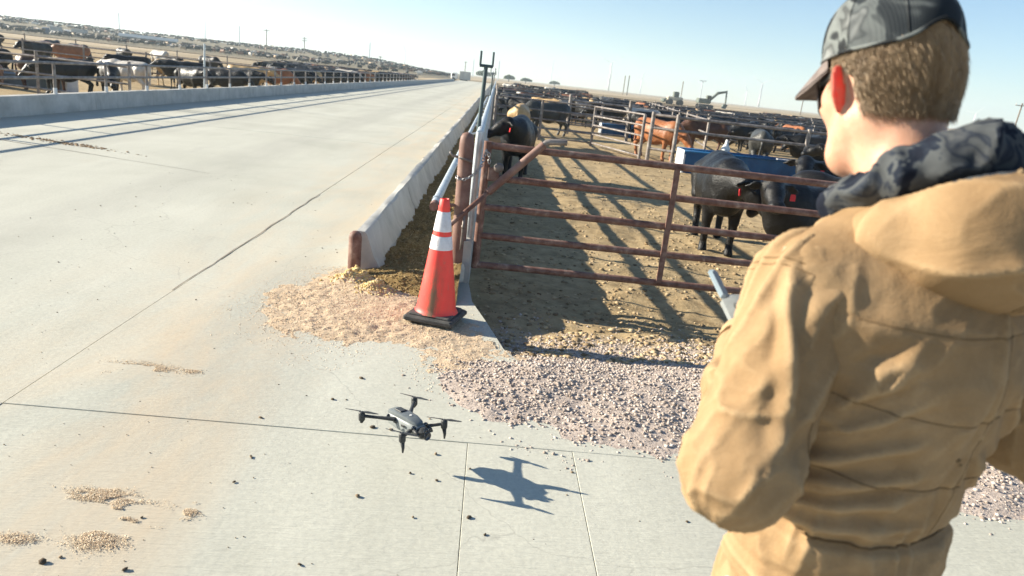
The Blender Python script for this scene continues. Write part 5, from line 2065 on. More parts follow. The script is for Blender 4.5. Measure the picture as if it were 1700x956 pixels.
def m_cap(name, mesh=False):
    n = NT(name)
    v = n.pos(False)
    c = n.ramp(n.noise(v, 17, 2, 0.5, 0.6), [(0.38, (0.012, 0.014, 0.016)), (0.43, (0.03, 0.034, 0.036)), (0.47, (0.15, 0.165, 0.16)), (0.56, (0.11, 0.12, 0.118)), (0.58, (0.05, 0.055, 0.055)), (0.68, (0.20, 0.21, 0.205))])
    if mesh:
        c = n.mix(0.45, c, (0.02, 0.028, 0.035))
        w1 = n.n('ShaderNodeTexWave', i_Scale=95.0)
        n.l(v, w1.inputs['Vector'])
        w2 = n.n('ShaderNodeTexWave', i_Scale=95.0, bands_direction='Z')
        n.l(v, w2.inputs['Vector'])
        hh = n.math('MULTIPLY', w1.outputs['Fac'], w2.outputs['Fac'])
        nm = n.bump(hh, 0.4, 0.0015)
    else:
        nm = n.bump(n.noise(v, 60, 5), 0.3, 0.002)
    n.bsdf(c, 0.8, 0, nm, 0.2)
    return n.m


M_CANV, M_LIN, M_SKIN, M_EAR = m_canvas(), m_lining(), m_skin('skin'), m_skin('ear_skin', True)
M_CAP, M_CAPM = m_cap('cap_camo'), m_cap('cap_mesh', True)
M_SEAM = simple('dark_seam', [(0.3, (0.12, 0.075, 0.035)), (0.7, (0.20, 0.125, 0.06))], 80, 0.9, world=False)
M_JEAN = simple('blue_denim', [(0.3, (0.06, 0.13, 0.22)), (0.5, (0.12, 0.22, 0.34)), (0.7, (0.24, 0.36, 0.46))], 9, 0.85, 0, 0.4, 260, 0.002, world=False)
M_BOOT = simple('brown_leather', [(0.3, (0.08, 0.045, 0.025)), (0.7, (0.14, 0.085, 0.05))], 12, 0.55, world=False)

man = empty('person', (0.67, 1.09, 0.0), R(15))
tag(man, 'man in tan canvas hooded jacket and dark cap, back to the camera', 'person')

SHL, ELL, WRL = np.array((-0.192, 0.0, 1.535)), np.array((-0.290, -0.080, 1.255)), np.array((-0.13, 0.17, 1.33))
SHR, ELR, WRR = np.array((0.205, 0.0, 1.535)), np.array((0.335, -0.06, 1.275)), np.array((0.10, 0.19, 1.33))


def hood_cav(P):
    return ell_sdf(P, (0.0, -0.040, 1.735), (0.125, 0.100, 0.075))


def trunk_sdf(X, Y, Z):
    P = (X, Y, Z)
    zt = [0.80, 0.86, 0.98, 1.10, 1.14, 1.22, 1.32, 1.42, 1.50, 1.56, 1.61, 1.66, 1.70]
    A = np.interp(Z, zt, [0.190, 0.190, 0.188, 0.182, 0.178, 0.192, 0.206, 0.216, 0.212, 0.175, 0.125, 0.090, 0.08])
    B = np.interp(Z, zt, [0.150, 0.152, 0.150, 0.142, 0.138, 0.148, 0.158, 0.165, 0.158, 0.138, 0.11, 0.092, 0.085])
    CY = np.interp(Z, zt, [0.0, 0.0, 0.0, 0.0, 0.0, 0.0, -0.005, -0.012, -0.012, -0.005, 0.005, 0.015, 0.02])
    d = (np.sqrt((X / A) ** 2 + ((Y - CY) / B) ** 2) - 1) * np.minimum(A, B)
    d = np.maximum(d, np.maximum(0.83 - Z, Z - 1.66))
    for s_, S in ((-1, SHL), (1, SHR)):
        d = smin(d, cap_sdf(P, (0.07 * s_, 0.0, 1.588), S + (-0.016 * s_, 0, -0.010), 0.052, 0.074), 0.05)
    neck = cap_sdf(P, (0, 0.02, 1.58), (0, 0.06, 1.80), 0.082, 0.082)
    return -smin(-d, neck, 0.008)


def hood_sdf(X, Y, Z):
    P = (X, Y, Z)
    hd = ell_sdf(P, (0.018, -0.112, 1.612), (0.138, 0.104, 0.102))
    hd = smin(hd, ell_sdf(P, (0.025, -0.125, 1.662), (0.112, 0.080, 0.062)), 0.04)
    hd = smin(hd, cap_sdf(P, (-0.105, -0.055, 1.612), (-0.098, 0.06, 1.585), 0.036, 0.022), 0.04)
    hd = smin(hd, cap_sdf(P, (0.125, -0.045, 1.612), (0.098, 0.06, 1.585), 0.036, 0.022), 0.04)
    hd = -smin(-hd, hood_cav(P), 0.006)
    neck = cap_sdf(P, (0, 0.02, 1.58), (0, 0.06, 1.80), 0.080, 0.080)
    return -smin(-hd, neck, 0.008)


def ridged(u, w, t, s):
    return (1 - np.abs(vn(u, w, t, s))) ** 3


def vnormals(v_, q_):
    t_ = mesh_from('tmp', v_, q_, None, True)
    nn = np.empty(len(v_) * 3, np.float32)
    t_.vertices.foreach_get('normal', nn)
    bpy.data.meshes.remove(t_)
    return nn.reshape(-1, 3)


def sub_mesh(name, v_, q_, mat):
    used = np.unique(q_)
    re_ = np.full(len(v_), -1)
    re_[used] = np.arange(len(used))
    return mesh_from(name, v_[used], re_[q_], mat, True)


# ---- trunk
v, q = surface_nets(trunk_sdf, (-0.30, -0.25, 0.81), (0.30, 0.23, 1.70), 0.0058)
nrm = vnormals(v, q)
x, y, z = v.T
warp = 0.35 * fbm(x * 7, y * 7, z * 5, 201, 2)
u = (x * 0.75 + z * 0.66)
w_ = (-x * 0.66 + z * 0.75)
fold = sstep(1.62, 1.5, z) * (0.013 * (ridged(u * 2.6 + warp, w_ * 10 + 2 * warp, y * 3, 203) - 0.35) + 0.008 * (ridged(x * 13 + warp, z * 2.6, y * 6, 207) - 0.35))
# pulled folds on the back: from the left side and armpit up towards the spine  (x0, z0, x1, z1, width, height)
for (x0, z0, x1, z1, w0, h0) in ((-0.19, 1.185, -0.03, 1.235, 0.011, 0.013), (-0.19, 1.215, -0.02, 1.285, 0.010, 0.012), (-0.19, 1.265, -0.05, 1.335, 0.011, 0.013), (-0.18, 1.315, -0.06, 1.405, 0.010, 0.011),
                                 (-0.165, 1.37, -0.10, 1.475, 0.011, 0.014), (-0.19, 1.155, 0.02, 1.175, 0.010, 0.011), (0.17, 1.20, 0.07, 1.30, 0.011, 0.011), (0.18, 1.30, 0.09, 1.42, 0.012, 0.012),
                                 (-0.19, 1.02, -0.04, 1.075, 0.013, 0.013), (-0.17, 0.95, 0.0, 1.03, 0.014, 0.012), (0.045, 1.18, 0.040, 1.50, 0.010, 0.008)):
    ex, ez = x1 - x0, z1 - z0
    wob = 0.010 * fbm(x * 16, z * 16, 0, 331, 2)
    t = ((x - x0) * ex + (z - z0) * ez) / (ex * ex + ez * ez)
    dist = np.abs((x - x0) * ez - (z - z0) * ex) / math.hypot(ex, ez) + wob
    prof = np.exp(-(dist / w0) ** 2) - 0.55 * np.exp(-((np.abs(dist) - 1.9 * w0) / w0) ** 2)
    fold += (y < 0.06) * 0.72 * h0 * prof * sstep(-0.12, 0.12, t) * sstep(1.15, 0.65, t)
g_ = np.exp(-((z - 1.135) / 0.055) ** 2)
fold += g_ * 0.009 * (ridged(np.arctan2(x, -y) * 5.5, z * 6, 0, 209) - 0.4)
fold -= 0.012 * np.exp(-((z - 1.135) / 0.009) ** 2)
fold -= 0.0022 * np.exp(-((z - (1.385 - 0.02 * np.cos(x * 9))) / 0.004) ** 2) * (y < 0)
fold -= 0.0022 * np.exp(-((z - (1.265 - 0.018 * np.cos(x * 8))) / 0.004) ** 2) * (y < 0)
fold -= 0.0020 * np.exp(-((z - (1.505 - 0.01 * np.cos(x * 8))) / 0.004) ** 2) * (y < 0)
fold += 0.0012 * fbm(x * 30, y * 30, z * 24, 221, 3) + 0.0028 * (ridged(u * 9 + 2 * warp, w_ * 30 + 3 * warp, y * 8, 229) - 0.35)
v = v + nrm * fold[:, None]
jk = child('jacket', mesh_from('jacket', v, q, M_CANV, True), man, False)
TV, TQ = v, q

# ---- sleeves, set into the armholes
for s_, S, E_, W in ((-1, SHL, ELL, WRL), (1, SHR, ELR, WRR)):
    S0 = S + np.array((-0.018 * s_, 0, -0.014))

    def sleeve_sdf(X, Y, Z, S0=S0, E_=E_, W=W):
        P = (X, Y, Z)
        return smin(cap_sdf(P, S0, E_, 0.079, 0.076), cap_sdf(P, E_, W, 0.078, 0.058), 0.03)
    lo_ = np.minimum(np.minimum(S0, E_), W) - 0.11
    hi_ = np.maximum(np.maximum(S0, E_), W) + 0.11
    vs1, qs1 = surface_nets(sleeve_sdf, lo_, hi_, 0.0058)
    n1 = vnormals(vs1, qs1)
    x1_, y1_, z1_ = vs1.T
    dd = E_ - S0
    tt = ((vs1 - S0) @ dd) / (dd @ dd)
    d2 = W - E_
    t2 = np.clip(((vs1 - E_) @ d2) / (d2 @ d2), 0, 1)
    el = np.exp(-((vs1 - E_) ** 2).sum(1) / 0.115 ** 2)
    # around-the-arm angle
    ax_ = dd / np.linalg.norm(dd)
    e1_ = np.cross(ax_, (0, 1.0, 0))
    e1_ /= np.linalg.norm(e1_)
    e2_ = np.cross(ax_, e1_)
    rel = vs1 - S0
    an = np.arctan2(rel @ e1_, rel @ e2_)
    wp = 0.5 * fbm(x1_ * 10, y1_ * 10, z1_ * 7, 341, 2)
    fd = el * 0.016 * (ridged(tt * 5.2 + 0.5 * np.sin(an) + wp, an * 0.9, 0, 213) - 0.35)
    fd += (1 - el) * 0.012 * (ridged(tt * 1.3 + 0.8 * np.sin(an + 0.6) + wp, an * 1.9 + tt * 2.2, 0, 217) - 0.35)
    # two long twisting folds running down from the shoulder seam
    for a0, tw, hh_ in ((0.4, 1.6, 0.010), (1.7, -1.3, 0.009), (-1.2, 1.2, 0.010), (-2.4, -1.4, 0.009), (2.8, 1.0, 0.008)):
        da = np.angle(np.exp(1j * (an - a0 - tw * tt + 0.35 * wp)))
        fd += hh_ * (np.exp(-(da / 0.16) ** 2) - 0.4 * np.exp(-((np.abs(da) - 0.32) / 0.16) ** 2)) * sstep(-0.15, 0.2, tt) * sstep(1.0, 0.6, tt)
    fd += 0.0012 * fbm(x1_ * 30, y1_ * 30, z1_ * 24, 351, 3) + 0.003 * (ridged(tt * 7 + 1.5 * wp, an * 3.2 + tt * 2 + wp, 0, 353) - 0.35)
    vs1 = vs1 + n1 * fd[:, None]
    sl_o = child('sleeve', mesh_from('sleeve', vs1, qs1, M_CANV, True), jk, False)
    sb = BVHTree.FromPolygons([Vector(p_) for p_ in vs1], [tuple(f_) for f_ in qs1])
    for t_, r_ in ((0.015, 0.0010), (0.05, 0.0007)):               # double-stitched armhole seam
        c0 = S0 + dd * t_
        ring_ = []
        for k in range(49):
            a0 = 2 * math.pi * k / 48
            dr = Vector(e1_ * math.sin(a0) + e2_ * math.cos(a0))
            h_ = sb.ray_cast(Vector(c0) + Vector(dd) * (0.04 * math.sin(a0)), dr)
            if h_[0]:
                ring_.append(h_[0] + dr * 0.0004)
        if len(ring_) > 30:
            m = MB()
            m.tube(ring_, r_, 6, False)
            child('seam', m.mesh('seam', M_SEAM, True), jk, False)
    ln_ = []
    for k in range(40):                                               # long seam down the back of the arm
        t_ = 0.2 + 0.75 * k / 39
        dr = Vector(e1_ * math.sin(-0.6 * s_) + e2_ * math.cos(-0.6 * s_))
        if dr.y > 0:
            dr = -dr
        h_ = sb.ray_cast(Vector(S0 + dd * t_), dr)
        if h_[0]:
            ln_.append(h_[0] + dr * 0.0004)
    if len(ln_) > 20:
        m = MB()
        m.tube(ln_, 0.0008, 6)
        child('seam', m.mesh('seam', M_SEAM, True), jk, False)

# ---- hood
v, q = surface_nets(hood_sdf, (-0.20, -0.25, 1.47), (0.24, 0.12, 1.78), 0.0052)
nrm = vnormals(v, q)
x, y, z = v.T
fold = 0.019 * (ridged(x * 5 + z * 5 + 1.3, z * 9 - x * 4, y * 4, 223) - 0.4) + 0.008 * (ridged(x * 14, z * 10, y * 9, 225) - 0.4)
fold -= 0.0022 * np.exp(-((x - 0.035 - 0.1 * (z - 1.6)) / 0.004) ** 2)
inside = hood_cav((x, y, z)) < 0.014
fold = np.where(inside, 0.005 * fbm(x * 14, y * 14, z * 14, 227, 2), fold)
v = v + nrm * fold[:, None]
fc = v[q].mean(1)
lin = hood_cav(tuple(fc.T)) < 0.010
lin |= cap_sdf(tuple(fc.T), (0, 0.02, 1.58), (0, 0.06, 1.80), 0.080, 0.080) < 0.010
hd_o = child('hood', sub_mesh('hood', v, q[~lin], M_CANV), jk, False)
child('hood_lining', sub_mesh('hood_lining', v, q[lin], M_LIN), jk, False)
hb_ = BVHTree.FromPolygons([Vector(p_) for p_ in v], [tuple(f_) for f_ in q])
for off_ in (0.0, 0.009):
    ln_ = []
    for k in range(40):
        zz_ = 1.535 + 0.15 * k / 39
        h_ = hb_.ray_cast(Vector((0.035 + off_ + 0.1 * (zz_ - 1.6), -0.5, zz_)), Vector((0, 1, 0)))
        if h_[0]:
            ln_.append(h_[0] + Vector((0, -0.0004, 0)))
    if len(ln_) > 10:
        m = MB()
        m.tube(ln_, 0.0008, 6)
        child('seam', m.mesh('seam', M_SEAM, True), jk, False)
# stitched hem along the hood opening
bd = np.intersect1d(np.unique(q[lin]), np.unique(q[~lin]))
bp = v[bd]
bp = bp[(bp[:, 1] < 0.03)]
ba = np.arctan2(bp[:, 0] - 0.02, -(bp[:, 1] + 0.03))
hem = []
for k in range(34):
    a0 = -1.75 + 3.5 * k / 33
    sel = np.abs(ba - a0) < 0.09
    if sel.sum() > 2:
        hem.append(Vector(bp[sel].mean(0)) + Vector((0, 0, 0.001)))
if len(hem) > 4:
    m = MB()
    m.tube(hem, 0.0055, 8)
    child('hem', m.mesh('hem', M_CANV, True), jk, False)
v, q = TV, TQ


def lining_collar(X, Y, Z):
    P = (X, Y, Z)
    d = None
    for k in range(13):
        a0, a1 = R(-150 + 300 * k / 13), R(-150 + 300 * (k + 1) / 13)
        def pt(a):
            b_ = math.cos(a)                                  # 1 at the nape
            return (0.098 * math.sin(a), 0.022 - (0.088 + 0.018 * max(b_, 0)) * b_, 1.652 + 0.092 * max(math.cos(a + 0.1), 0) ** 1.5 - 0.028 * max(-b_, 0))
        c_ = cap_sdf(P, pt(a0), pt(a1), 0.030 + 0.008 * max(math.cos(a0), 0), 0.030 + 0.008 * max(math.cos(a1), 0))
        d = c_ if d is None else smin(d, c_, 0.012)
    return d


vc, qc = surface_nets(lining_collar, (-0.18, -0.19, 1.56), (0.18, 0.17, 1.82), 0.0068)
cc = np.array((0, 0.02, 1.65))
rad = vc - cc
rad /= np.linalg.norm(rad, axis=1, keepdims=True)
ang_ = np.arctan2(vc[:, 0], -vc[:, 1] + 0.02)
vc = vc + rad * (0.018 * (ridged(ang_ * 2.6, vc[:, 2] * 16, 0, 261) - 0.4) + 0.006 * fbm(vc[:, 0] * 30, vc[:, 1] * 30, vc[:, 2] * 30, 263, 2))[:, None]
child('hood_lining', mesh_from('lining_collar', vc, qc, M_LIN, True), jk, False)
bvh = BVHTree.FromPolygons([Vector(p) for p in v], [tuple(f_) for f_ in q])


def on_jacket(px, pz, ydir=1.0, start=-0.6, off=0.0):
    hit = bvh.ray_cast(Vector((px, start, pz)), Vector((0, ydir, 0)))
    return hit[0] + hit[1] * off if hit[0] else None


def seam(pts, r_, off=0.0004, mat=None):
    P_ = []
    for (a, b) in pts:
        h_ = on_jacket(a, b, 1.0, -0.6, off)
        if h_:
            P_.append(h_)
    if len(P_) > 3:
        m = MB()
        m.tube(P_, r_, 6)
        child('seam', m.mesh('seam', mat or M_SEAM, True), jk, False)


xs_ = np.linspace(-0.175, 0.185, 90)
seam([(a, 1.385 - 0.02 * math.cos(a * 9)) for a in xs_], 0.0007)
seam([(a, 1.265 - 0.018 * math.cos(a * 8)) for a in xs_], 0.0009)
seam([(a, 1.505 - 0.01 * math.cos(a * 8)) for a in xs_], 0.0007)
seam([(a, 1.137 - 0.006 * math.cos(a * 9)) for a in np.linspace(-0.15, 0.165, 40)], 0.0022)
seam([(0.045 + 0.004 * math.sin(b * 9), b) for b in np.linspace(1.15, 1.50, 40)], 0.0004)
# hem band, pocket flap, a small scuff hole
m = MB()
hp = on_jacket(0.018, 1.302, 1.0, -0.6, 0.0006)
if hp:
    m.bbox(hp, (0.008, 0.003, 0.006), 0.001)
    m.bbox(hp + Vector((0.007, 0, -0.008)), (0.006, 0.003, 0.003), 0.001)
    child('scuff', m.mesh('scuff', M_SEAM), jk, False)
# lower hem below the cord is the drawstring edge
for s_, E_, W in ((-1, ELL, WRL), (1, ELR, WRR)):
    d_ = Vector(W - E_).normalized()
    m = MB()
    c0 = Vector(W) + d_ * 0.035
    m.tube([c0, c0 + d_ * 0.03], [0.056, 0.052], 18)
    child('cuff', smooth_angle(m.mesh('cuff', M_CANV), 50), jk, False)

# ---- jeans and boots


def jeans(X, Y, Z):
    P = (X, Y, Z)
    d = ell_sdf(P, (0, 0.0, 0.96), (0.180, 0.132, 0.16))
    for s_ in (-1, 1):
        d = smin(d, cap_sdf(P, (0.095 * s_, 0.0, 0.90), (0.115 * s_, 0.02, 0.52), 0.098, 0.074), 0.05)
        d = smin(d, cap_sdf(P, (0.115 * s_, 0.02, 0.52), (0.125 * s_, -0.01, 0.07), 0.074, 0.068), 0.03)
    return np.maximum(d, 0.05 - Z)


vj, qj = surface_nets(jeans, (-0.26, -0.2, 0.02), (0.26, 0.2, 1.2), 0.014)
vj = vj * (1, 1, 1)
a_ = 0.006 * ridged(vj[:, 0] * 9, vj[:, 2] * 12, vj[:, 1] * 9, 231)
vj[:, 1] -= a_ * np.sign(vj[:, 1])
child('jeans', mesh_from('jeans', vj, qj, M_JEAN, True), man, False)
for s_ in (-1, 1):
    def boot(X, Y, Z, s_=s_):
        P = (X, Y, Z)
        d = cap_sdf(P, (0.125 * s_, -0.02, 0.14), (0.125 * s_, -0.02, 0.06), 0.052, 0.05)
        d = smin(d, cap_sdf(P, (0.125 * s_, -0.05, 0.045), (0.135 * s_, 0.17, 0.04), 0.046, 0.042), 0.04)
        return np.maximum(d, 0.001 - Z)
    vb, qb = surface_nets(boot, (0.125 * s_ - 0.1, -0.14, -0.02), (0.125 * s_ + 0.1, 0.26, 0.22), 0.011)
    child('boot', mesh_from('boot', vb, qb, M_BOOT, True), man, False)

# ---- head (own frame: nose +Y, origin between the ears)
HM = Matrix.LocRotScale(Vector((-0.026, 0.100, 1.818)), Euler((R(-17), R(-3), R(-5)), 'XYZ'), Vector((1.04, 1.04, 1.05)))
HMi = np.array(HM.inverted())


def head_parts(P):
    X, Y, Z = P
    d = ell_sdf(P, (0, -0.008, 0.030), (0.0775, 0.094, 0.098))
    d = smin(d, ell_sdf(P, (0, -0.034, -0.004), (0.066, 0.058, 0.072)), 0.03)
    d = smin(d, ell_sdf(P, (0, 0.036, -0.035), (0.065, 0.064, 0.085)), 0.03)
    d = smin(d, cap_sdf(P, (-0.026, 0.046, -0.092), (0.026, 0.046, -0.092), 0.032, 0.032), 0.025)
    d = smin(d, cap_sdf(P, (0, 0.072, -0.105), (0, 0.078, -0.10), 0.024, 0.02), 0.02)
    for s_ in (-1, 1):
        d = smin(d, cap_sdf(P, (0.056 * s_, -0.005, -0.055), (0.040 * s_, 0.045, -0.095), 0.026, 0.024), 0.025)   # jaw
        d = smin(d, cap_sdf(P, (0.048 * s_, 0.055, -0.012), (0.058 * s_, 0.030, -0.005), 0.024, 0.022), 0.02)     # cheekbone
    d = smin(d, cap_sdf(P, (-0.038, 0.078, 0.030), (0.038, 0.078, 0.030), 0.018, 0.018), 0.02)
    d = smin(d, cap_sdf(P, (0, 0.092, 0.018), (0, 0.114, -0.030), 0.010, 0.0145), 0.012)
    d = smin(d, cap_sdf(P, (-0.013, 0.102, -0.034), (0.013, 0.102, -0.034), 0.009, 0.009), 0.008)
    d = smin(d, cap_sdf(P, (-0.018, 0.094, -0.062), (0.018, 0.094, -0.062), 0.008, 0.008), 0.006)
    d = smin(d, cap_sdf(P, (-0.015, 0.091, -0.074), (0.015, 0.091, -0.074), 0.009, 0.009), 0.006)
    for s_ in (-1, 1):                                                    # eye sockets
        d = -smin(-d, ell_sdf(P, (0.032 * s_, 0.100, 0.010), (0.018, 0.016, 0.012)), 0.01)
        d = smin(d, ell_sdf(P, (0.031 * s_, 0.078, 0.010), (0.013, 0.013, 0.012)), 0.003)
    return d


def ear_sdf(P, s_):
    """thin shell standing off the head, running outwards and backwards"""
    X, Y, Z = P
    al = R(72)
    x0, y0, z0 = (X - 0.071 * s_) * s_, Y + 0.002, Z + 0.006
    bl = x0 * math.sin(al) - y0 * math.cos(al)
    th = x0 * math.cos(al) + y0 * math.sin(al)
    th = th + 5.0 * (bl - 0.018) ** 2 - 3.0 * z0 ** 2 * 0.5
    hw = 0.0225 - 0.007 * sstep(0.0, -0.035, z0)
    e1 = np.sqrt((th / 0.0062) ** 2 + ((bl - 0.017) / hw) ** 2 + (z0 / 0.037) ** 2)
    return (e1 - 1) * 0.0062


def head(X, Y, Z):
    P = (X, Y, Z)
    d = head_parts(P)
    d = smin(d, cap_sdf(P, (0, -0.020, -0.050), (0, -0.050, -0.24), 0.058, 0.064), 0.03)
    for s_ in (-1, 1):
        d = smin(d, cap_sdf(P, (0.050 * s_, -0.03, -0.05), (0.02 * s_, 0.0, -0.19), 0.018, 0.016), 0.02)
        d = smin(d, ear_sdf(P, s_), 0.006)
    return d


vh, qh = surface_nets(head, (-0.125, -0.14, -0.25), (0.125, 0.145, 0.15), 0.0042)
earm = np.minimum(ear_sdf(tuple(vh.T), -1), ear_sdf(tuple(vh.T), 1))
core = head_parts(tuple(vh.T))
HMn = np.array(HM)
vw = vh @ HMn[:3, :3].T + HMn[:3, 3]


# rest of the body under the clothes, with hands holding the controller
def limbs(X, Y, Z):
    P = (X, Y, Z)
    d = ell_sdf(P, (0, 0, 1.30), (0.16, 0.11, 0.30))
    d = smin(d, cap_sdf(P, (0, 0.0, 1.50), (-0.005, 0.04, 1.68), 0.075, 0.06), 0.05)
    d = smin(d, ell_sdf(P, (0, 0, 1.0), (0.15, 0.10, 0.16)), 0.05)
    for s_, S, E_, W in ((-1, SHL, ELL, WRL), (1, SHR, ELR, WRR)):
        d = smin(d, cap_sdf(P, S, E_, 0.055, 0.045), 0.04)
        d = smin(d, cap_sdf(P, E_, W, 0.045, 0.030), 0.03)
        dv = (W - E_) / np.linalg.norm(W - E_)
        pc = W + dv * 0.085                                              # palm
        d = smin(d, cap_sdf(P, W + dv * 0.03, pc, 0.030, 0.036), 0.02)
        d = smin(d, cap_sdf(P, (0.095 * s_, 0.0, 0.90), (0.115 * s_, 0.02, 0.52), 0.07, 0.05), 0.05)
        d = smin(d, cap_sdf(P, (0.115 * s_, 0.02, 0.52), (0.125 * s_, -0.01, 0.09), 0.05, 0.04), 0.03)
    return d


vl, ql = surface_nets(limbs, (-0.44, -0.2, 0.05), (0.44, 0.36, 1.74), 0.0125)
HV, HQ, nb = [vl], [ql], len(vl)
for s_, E_, W in ((-1, ELL, WRL), (1, ELR, WRR)):
    dv = (W - E_) / np.linalg.norm(W - E_)
    inn = np.array((-s_ * 1.0, 0.25, 0.0))
    inn -= dv * (inn @ dv)
    inn /= np.linalg.norm(inn)
    upv = np.cross(dv, inn) * s_
    if upv[2] < 0:
        upv = -upv
    pc = W + dv * 0.09

    def hand(X, Y, Z, W=W, dv=dv, inn=inn, upv=upv, pc=pc):
        P = (X, Y, Z)
        d = cap_sdf(P, W + dv * 0.02, pc, 0.028, 0.033)
        for k, (o_, L1) in enumerate(((0.030, 0.036), (0.010, 0.041), (-0.010, 0.038), (-0.029, 0.030))):
            b0 = pc + upv * o_ * 0.9 + dv * 0.012
            b1 = b0 + dv * L1 * 0.75 + inn * 0.012
            b2 = b1 + dv * L1 * 0.15 + inn * L1 * 0.75
            b3 = b2 - dv * 0.006 + inn * L1 * 0.45
            f_ = smin(cap_sdf(P, b0, b1, 0.0105, 0.0095), cap_sdf(P, b1, b2, 0.0095, 0.0088), 0.004)
            f_ = smin(f_, cap_sdf(P, b2, b3, 0.0088, 0.0075), 0.004)
            d = smin(d, f_, 0.005)
        t0 = W + dv * 0.045 + upv * 0.022 + inn * 0.012
        t1 = t0 + dv * 0.03 + upv * 0.024 + inn * 0.022
        t2 = t1 + dv * 0.022 + upv * 0.004 + inn * 0.018
        d = smin(d, smin(cap_sdf(P, t0, t1, 0.015, 0.011), cap_sdf(P, t1, t2, 0.011, 0.0085), 0.005), 0.008)
        return d
    c0 = pc
    vv, qq = surface_nets(hand, c0 - 0.13, c0 + 0.13, 0.0052)
    HV.append(vv)
    HQ.append(qq + nb)
    nb += len(vv)
HV.append(vw)
HQ.append(qh + nb)
bv, bq = np.concatenate(HV), np.concatenate(HQ)
body_me = mesh_from('body', bv, bq, M_SKIN, True)
body_me.materials.append(M_EAR)
em = np.zeros(len(bv), bool)
em[nb:] = (earm < 0.004) & (core > 0.003)
body_me.polygons.foreach_set('material_index', em[bq].all(1).astype(np.int32))
body = child('body', body_me, man, False)

# ---- hair
hx, hy, hz_ = vh.T
rim_z = 0.052 - 0.10 * hy
hairline = (hy < 0.012 - 0.0 * hz_) & (hz_ > -0.104 + 0.006 * fbm(hx * 90, hy * 90, hz_ * 30, 245, 2) + 0.45 * np.clip(np.abs(hx) - 0.025, 0, 1)) & (core < 0.004) & ~((hy > -0.022) & (hz_ < 0.022) & (np.abs(hx) > 0.04)) & (hz_ < 0.115)
side_burn = (np.abs(hx) > 0.05) & (hy < 0.024) & (hy > -0.01) & (hz_ > 0.012) & (hz_ < 0.1) & (core < 0.004)
hm = (hairline | side_burn) & (earm > 0.004) & ~((np.abs(hx) > 0.05) & (hy > -0.036) & (hz_ < -0.02)) & ~((np.abs(hx) > 0.05) & (hy > -0.026) & (hy < 0.008) & (hz_ < 0.03))
nh = np.empty(len(vh) * 3, np.float32)
tmp = mesh_from('t', vh, qh, None, True)
tmp.vertices.foreach_get('normal', nh)
bpy.data.meshes.remove(tmp)
nh = nh.reshape(-1, 3)


def hair_mat(name, lo_, hi_, isl):
    n = NT(name)
    g = n.n('ShaderNodeNewGeometry')
    v_ = n.pos(False)
    if isl:
        c = n.mix(0.6, n.ramp(g.outputs['Random Per Island'], [(0.0, lo_), (1.0, hi_)]), n.ramp(n.noise(v_, 45, 4, 0.6, 0.1, (1, 1, 0.25)), [(0.35, lo_), (0.65, hi_)]))
    else:
        c = n.ramp(n.noise(v_, 60, 5, 0.7, 0.2, (1, 1, 0.2)), [(0.35, lo_), (0.65, hi_)])
    n.bsdf(c, 0.45, 0, None, 0.4)
    return n.m


M_HAIR0 = hair_mat('hair_root', (0.30, 0.21, 0.13), (0.42, 0.305, 0.195), False)
M_HAIR1 = hair_mat('hair_strand', (0.31, 0.215, 0.13), (0.58, 0.44, 0.29), True)
hq = qh[hm[qh].all(1)]
hairv = vh + nh * (0.0028 + 0.0006 * fbm(vh[:, 0] * 60, vh[:, 1] * 60, vh[:, 2] * 25, 241, 2))[:, None]
hair_w = hairv @ HMn[:3, :3].T + HMn[:3, 3]
hair = child('hair', sub_mesh('hair', hair_w, hq, M_HAIR0), man, False)
rg = np.random.RandomState(3)
cand = np.where(hm)[0]
ns = 30000
pi = cand[rg.randint(0, len(cand), ns)]
p0 = vh[pi] + rg.randn(ns, 3) * 0.0018 + nh[pi] * 0.0015
n0 = nh[pi]
flow = np.stack([0.25 * np.sign(vh[pi, 0]) * 0 + rg.randn(ns) * 0.10, -0.45 + rg.randn(ns) * 0.10, -1.0 + rg.randn(ns) * 0.08], -1)
cl = fbm(vh[pi, 0] * 40, vh[pi, 1] * 40, vh[pi, 2] * 14, 243, 2)
flow[:, 0] += 0.10 * cl
flow -= n0 * (flow * n0).sum(1, keepdims=True)
flow /= np.linalg.norm(flow, axis=1, keepdims=True)
# shorter towards the nape
Lh = (0.006 + 0.026 * sstep(-0.105, 0.0, vh[pi, 2])) * (0.7 + 0.6 * rg.rand(ns))
p1 = p0 + flow * (Lh * 0.55)[:, None] + n0 * (0.0024 + 0.0006 * rg.rand(ns))[:, None]
p2 = p0 + flow * Lh[:, None] + n0 * (0.0020 + 0.0014 * rg.rand(ns))[:, None]
sd = np.cross(flow, n0)
wd = (0.00022 + 0.0002 * rg.rand(ns))[:, None]
SV = np.stack([p0 - sd * wd, p0 + sd * wd, p1 - sd * wd * 0.9, p1 + sd * wd * 0.9, p1 + n0 * wd * 1.2, p2], 1)
SF = np.array([(0, 1, 3), (0, 3, 2), (2, 3, 5), (0, 2, 4), (1, 4, 3), (2, 5, 4), (3, 4, 5)])
sv = SV.reshape(-1, 3) @ HMn[:3, :3].T + HMn[:3, 3]
sf = (SF[None] + (np.arange(ns) * 6)[:, None, None]).reshape(-1, 3)
stuff(child('hair_strand', mesh_from('hair_strand', sv, sf, M_HAIR1), hair, False))


# ---- cap
def to_man(m):
    m.v = [tuple(HM @ Vector(p)) for p in m.v]
    return m


cap = child('cap', None, man, False)
bpy.data.objects.remove(cap)
NA, NB = 56, 18


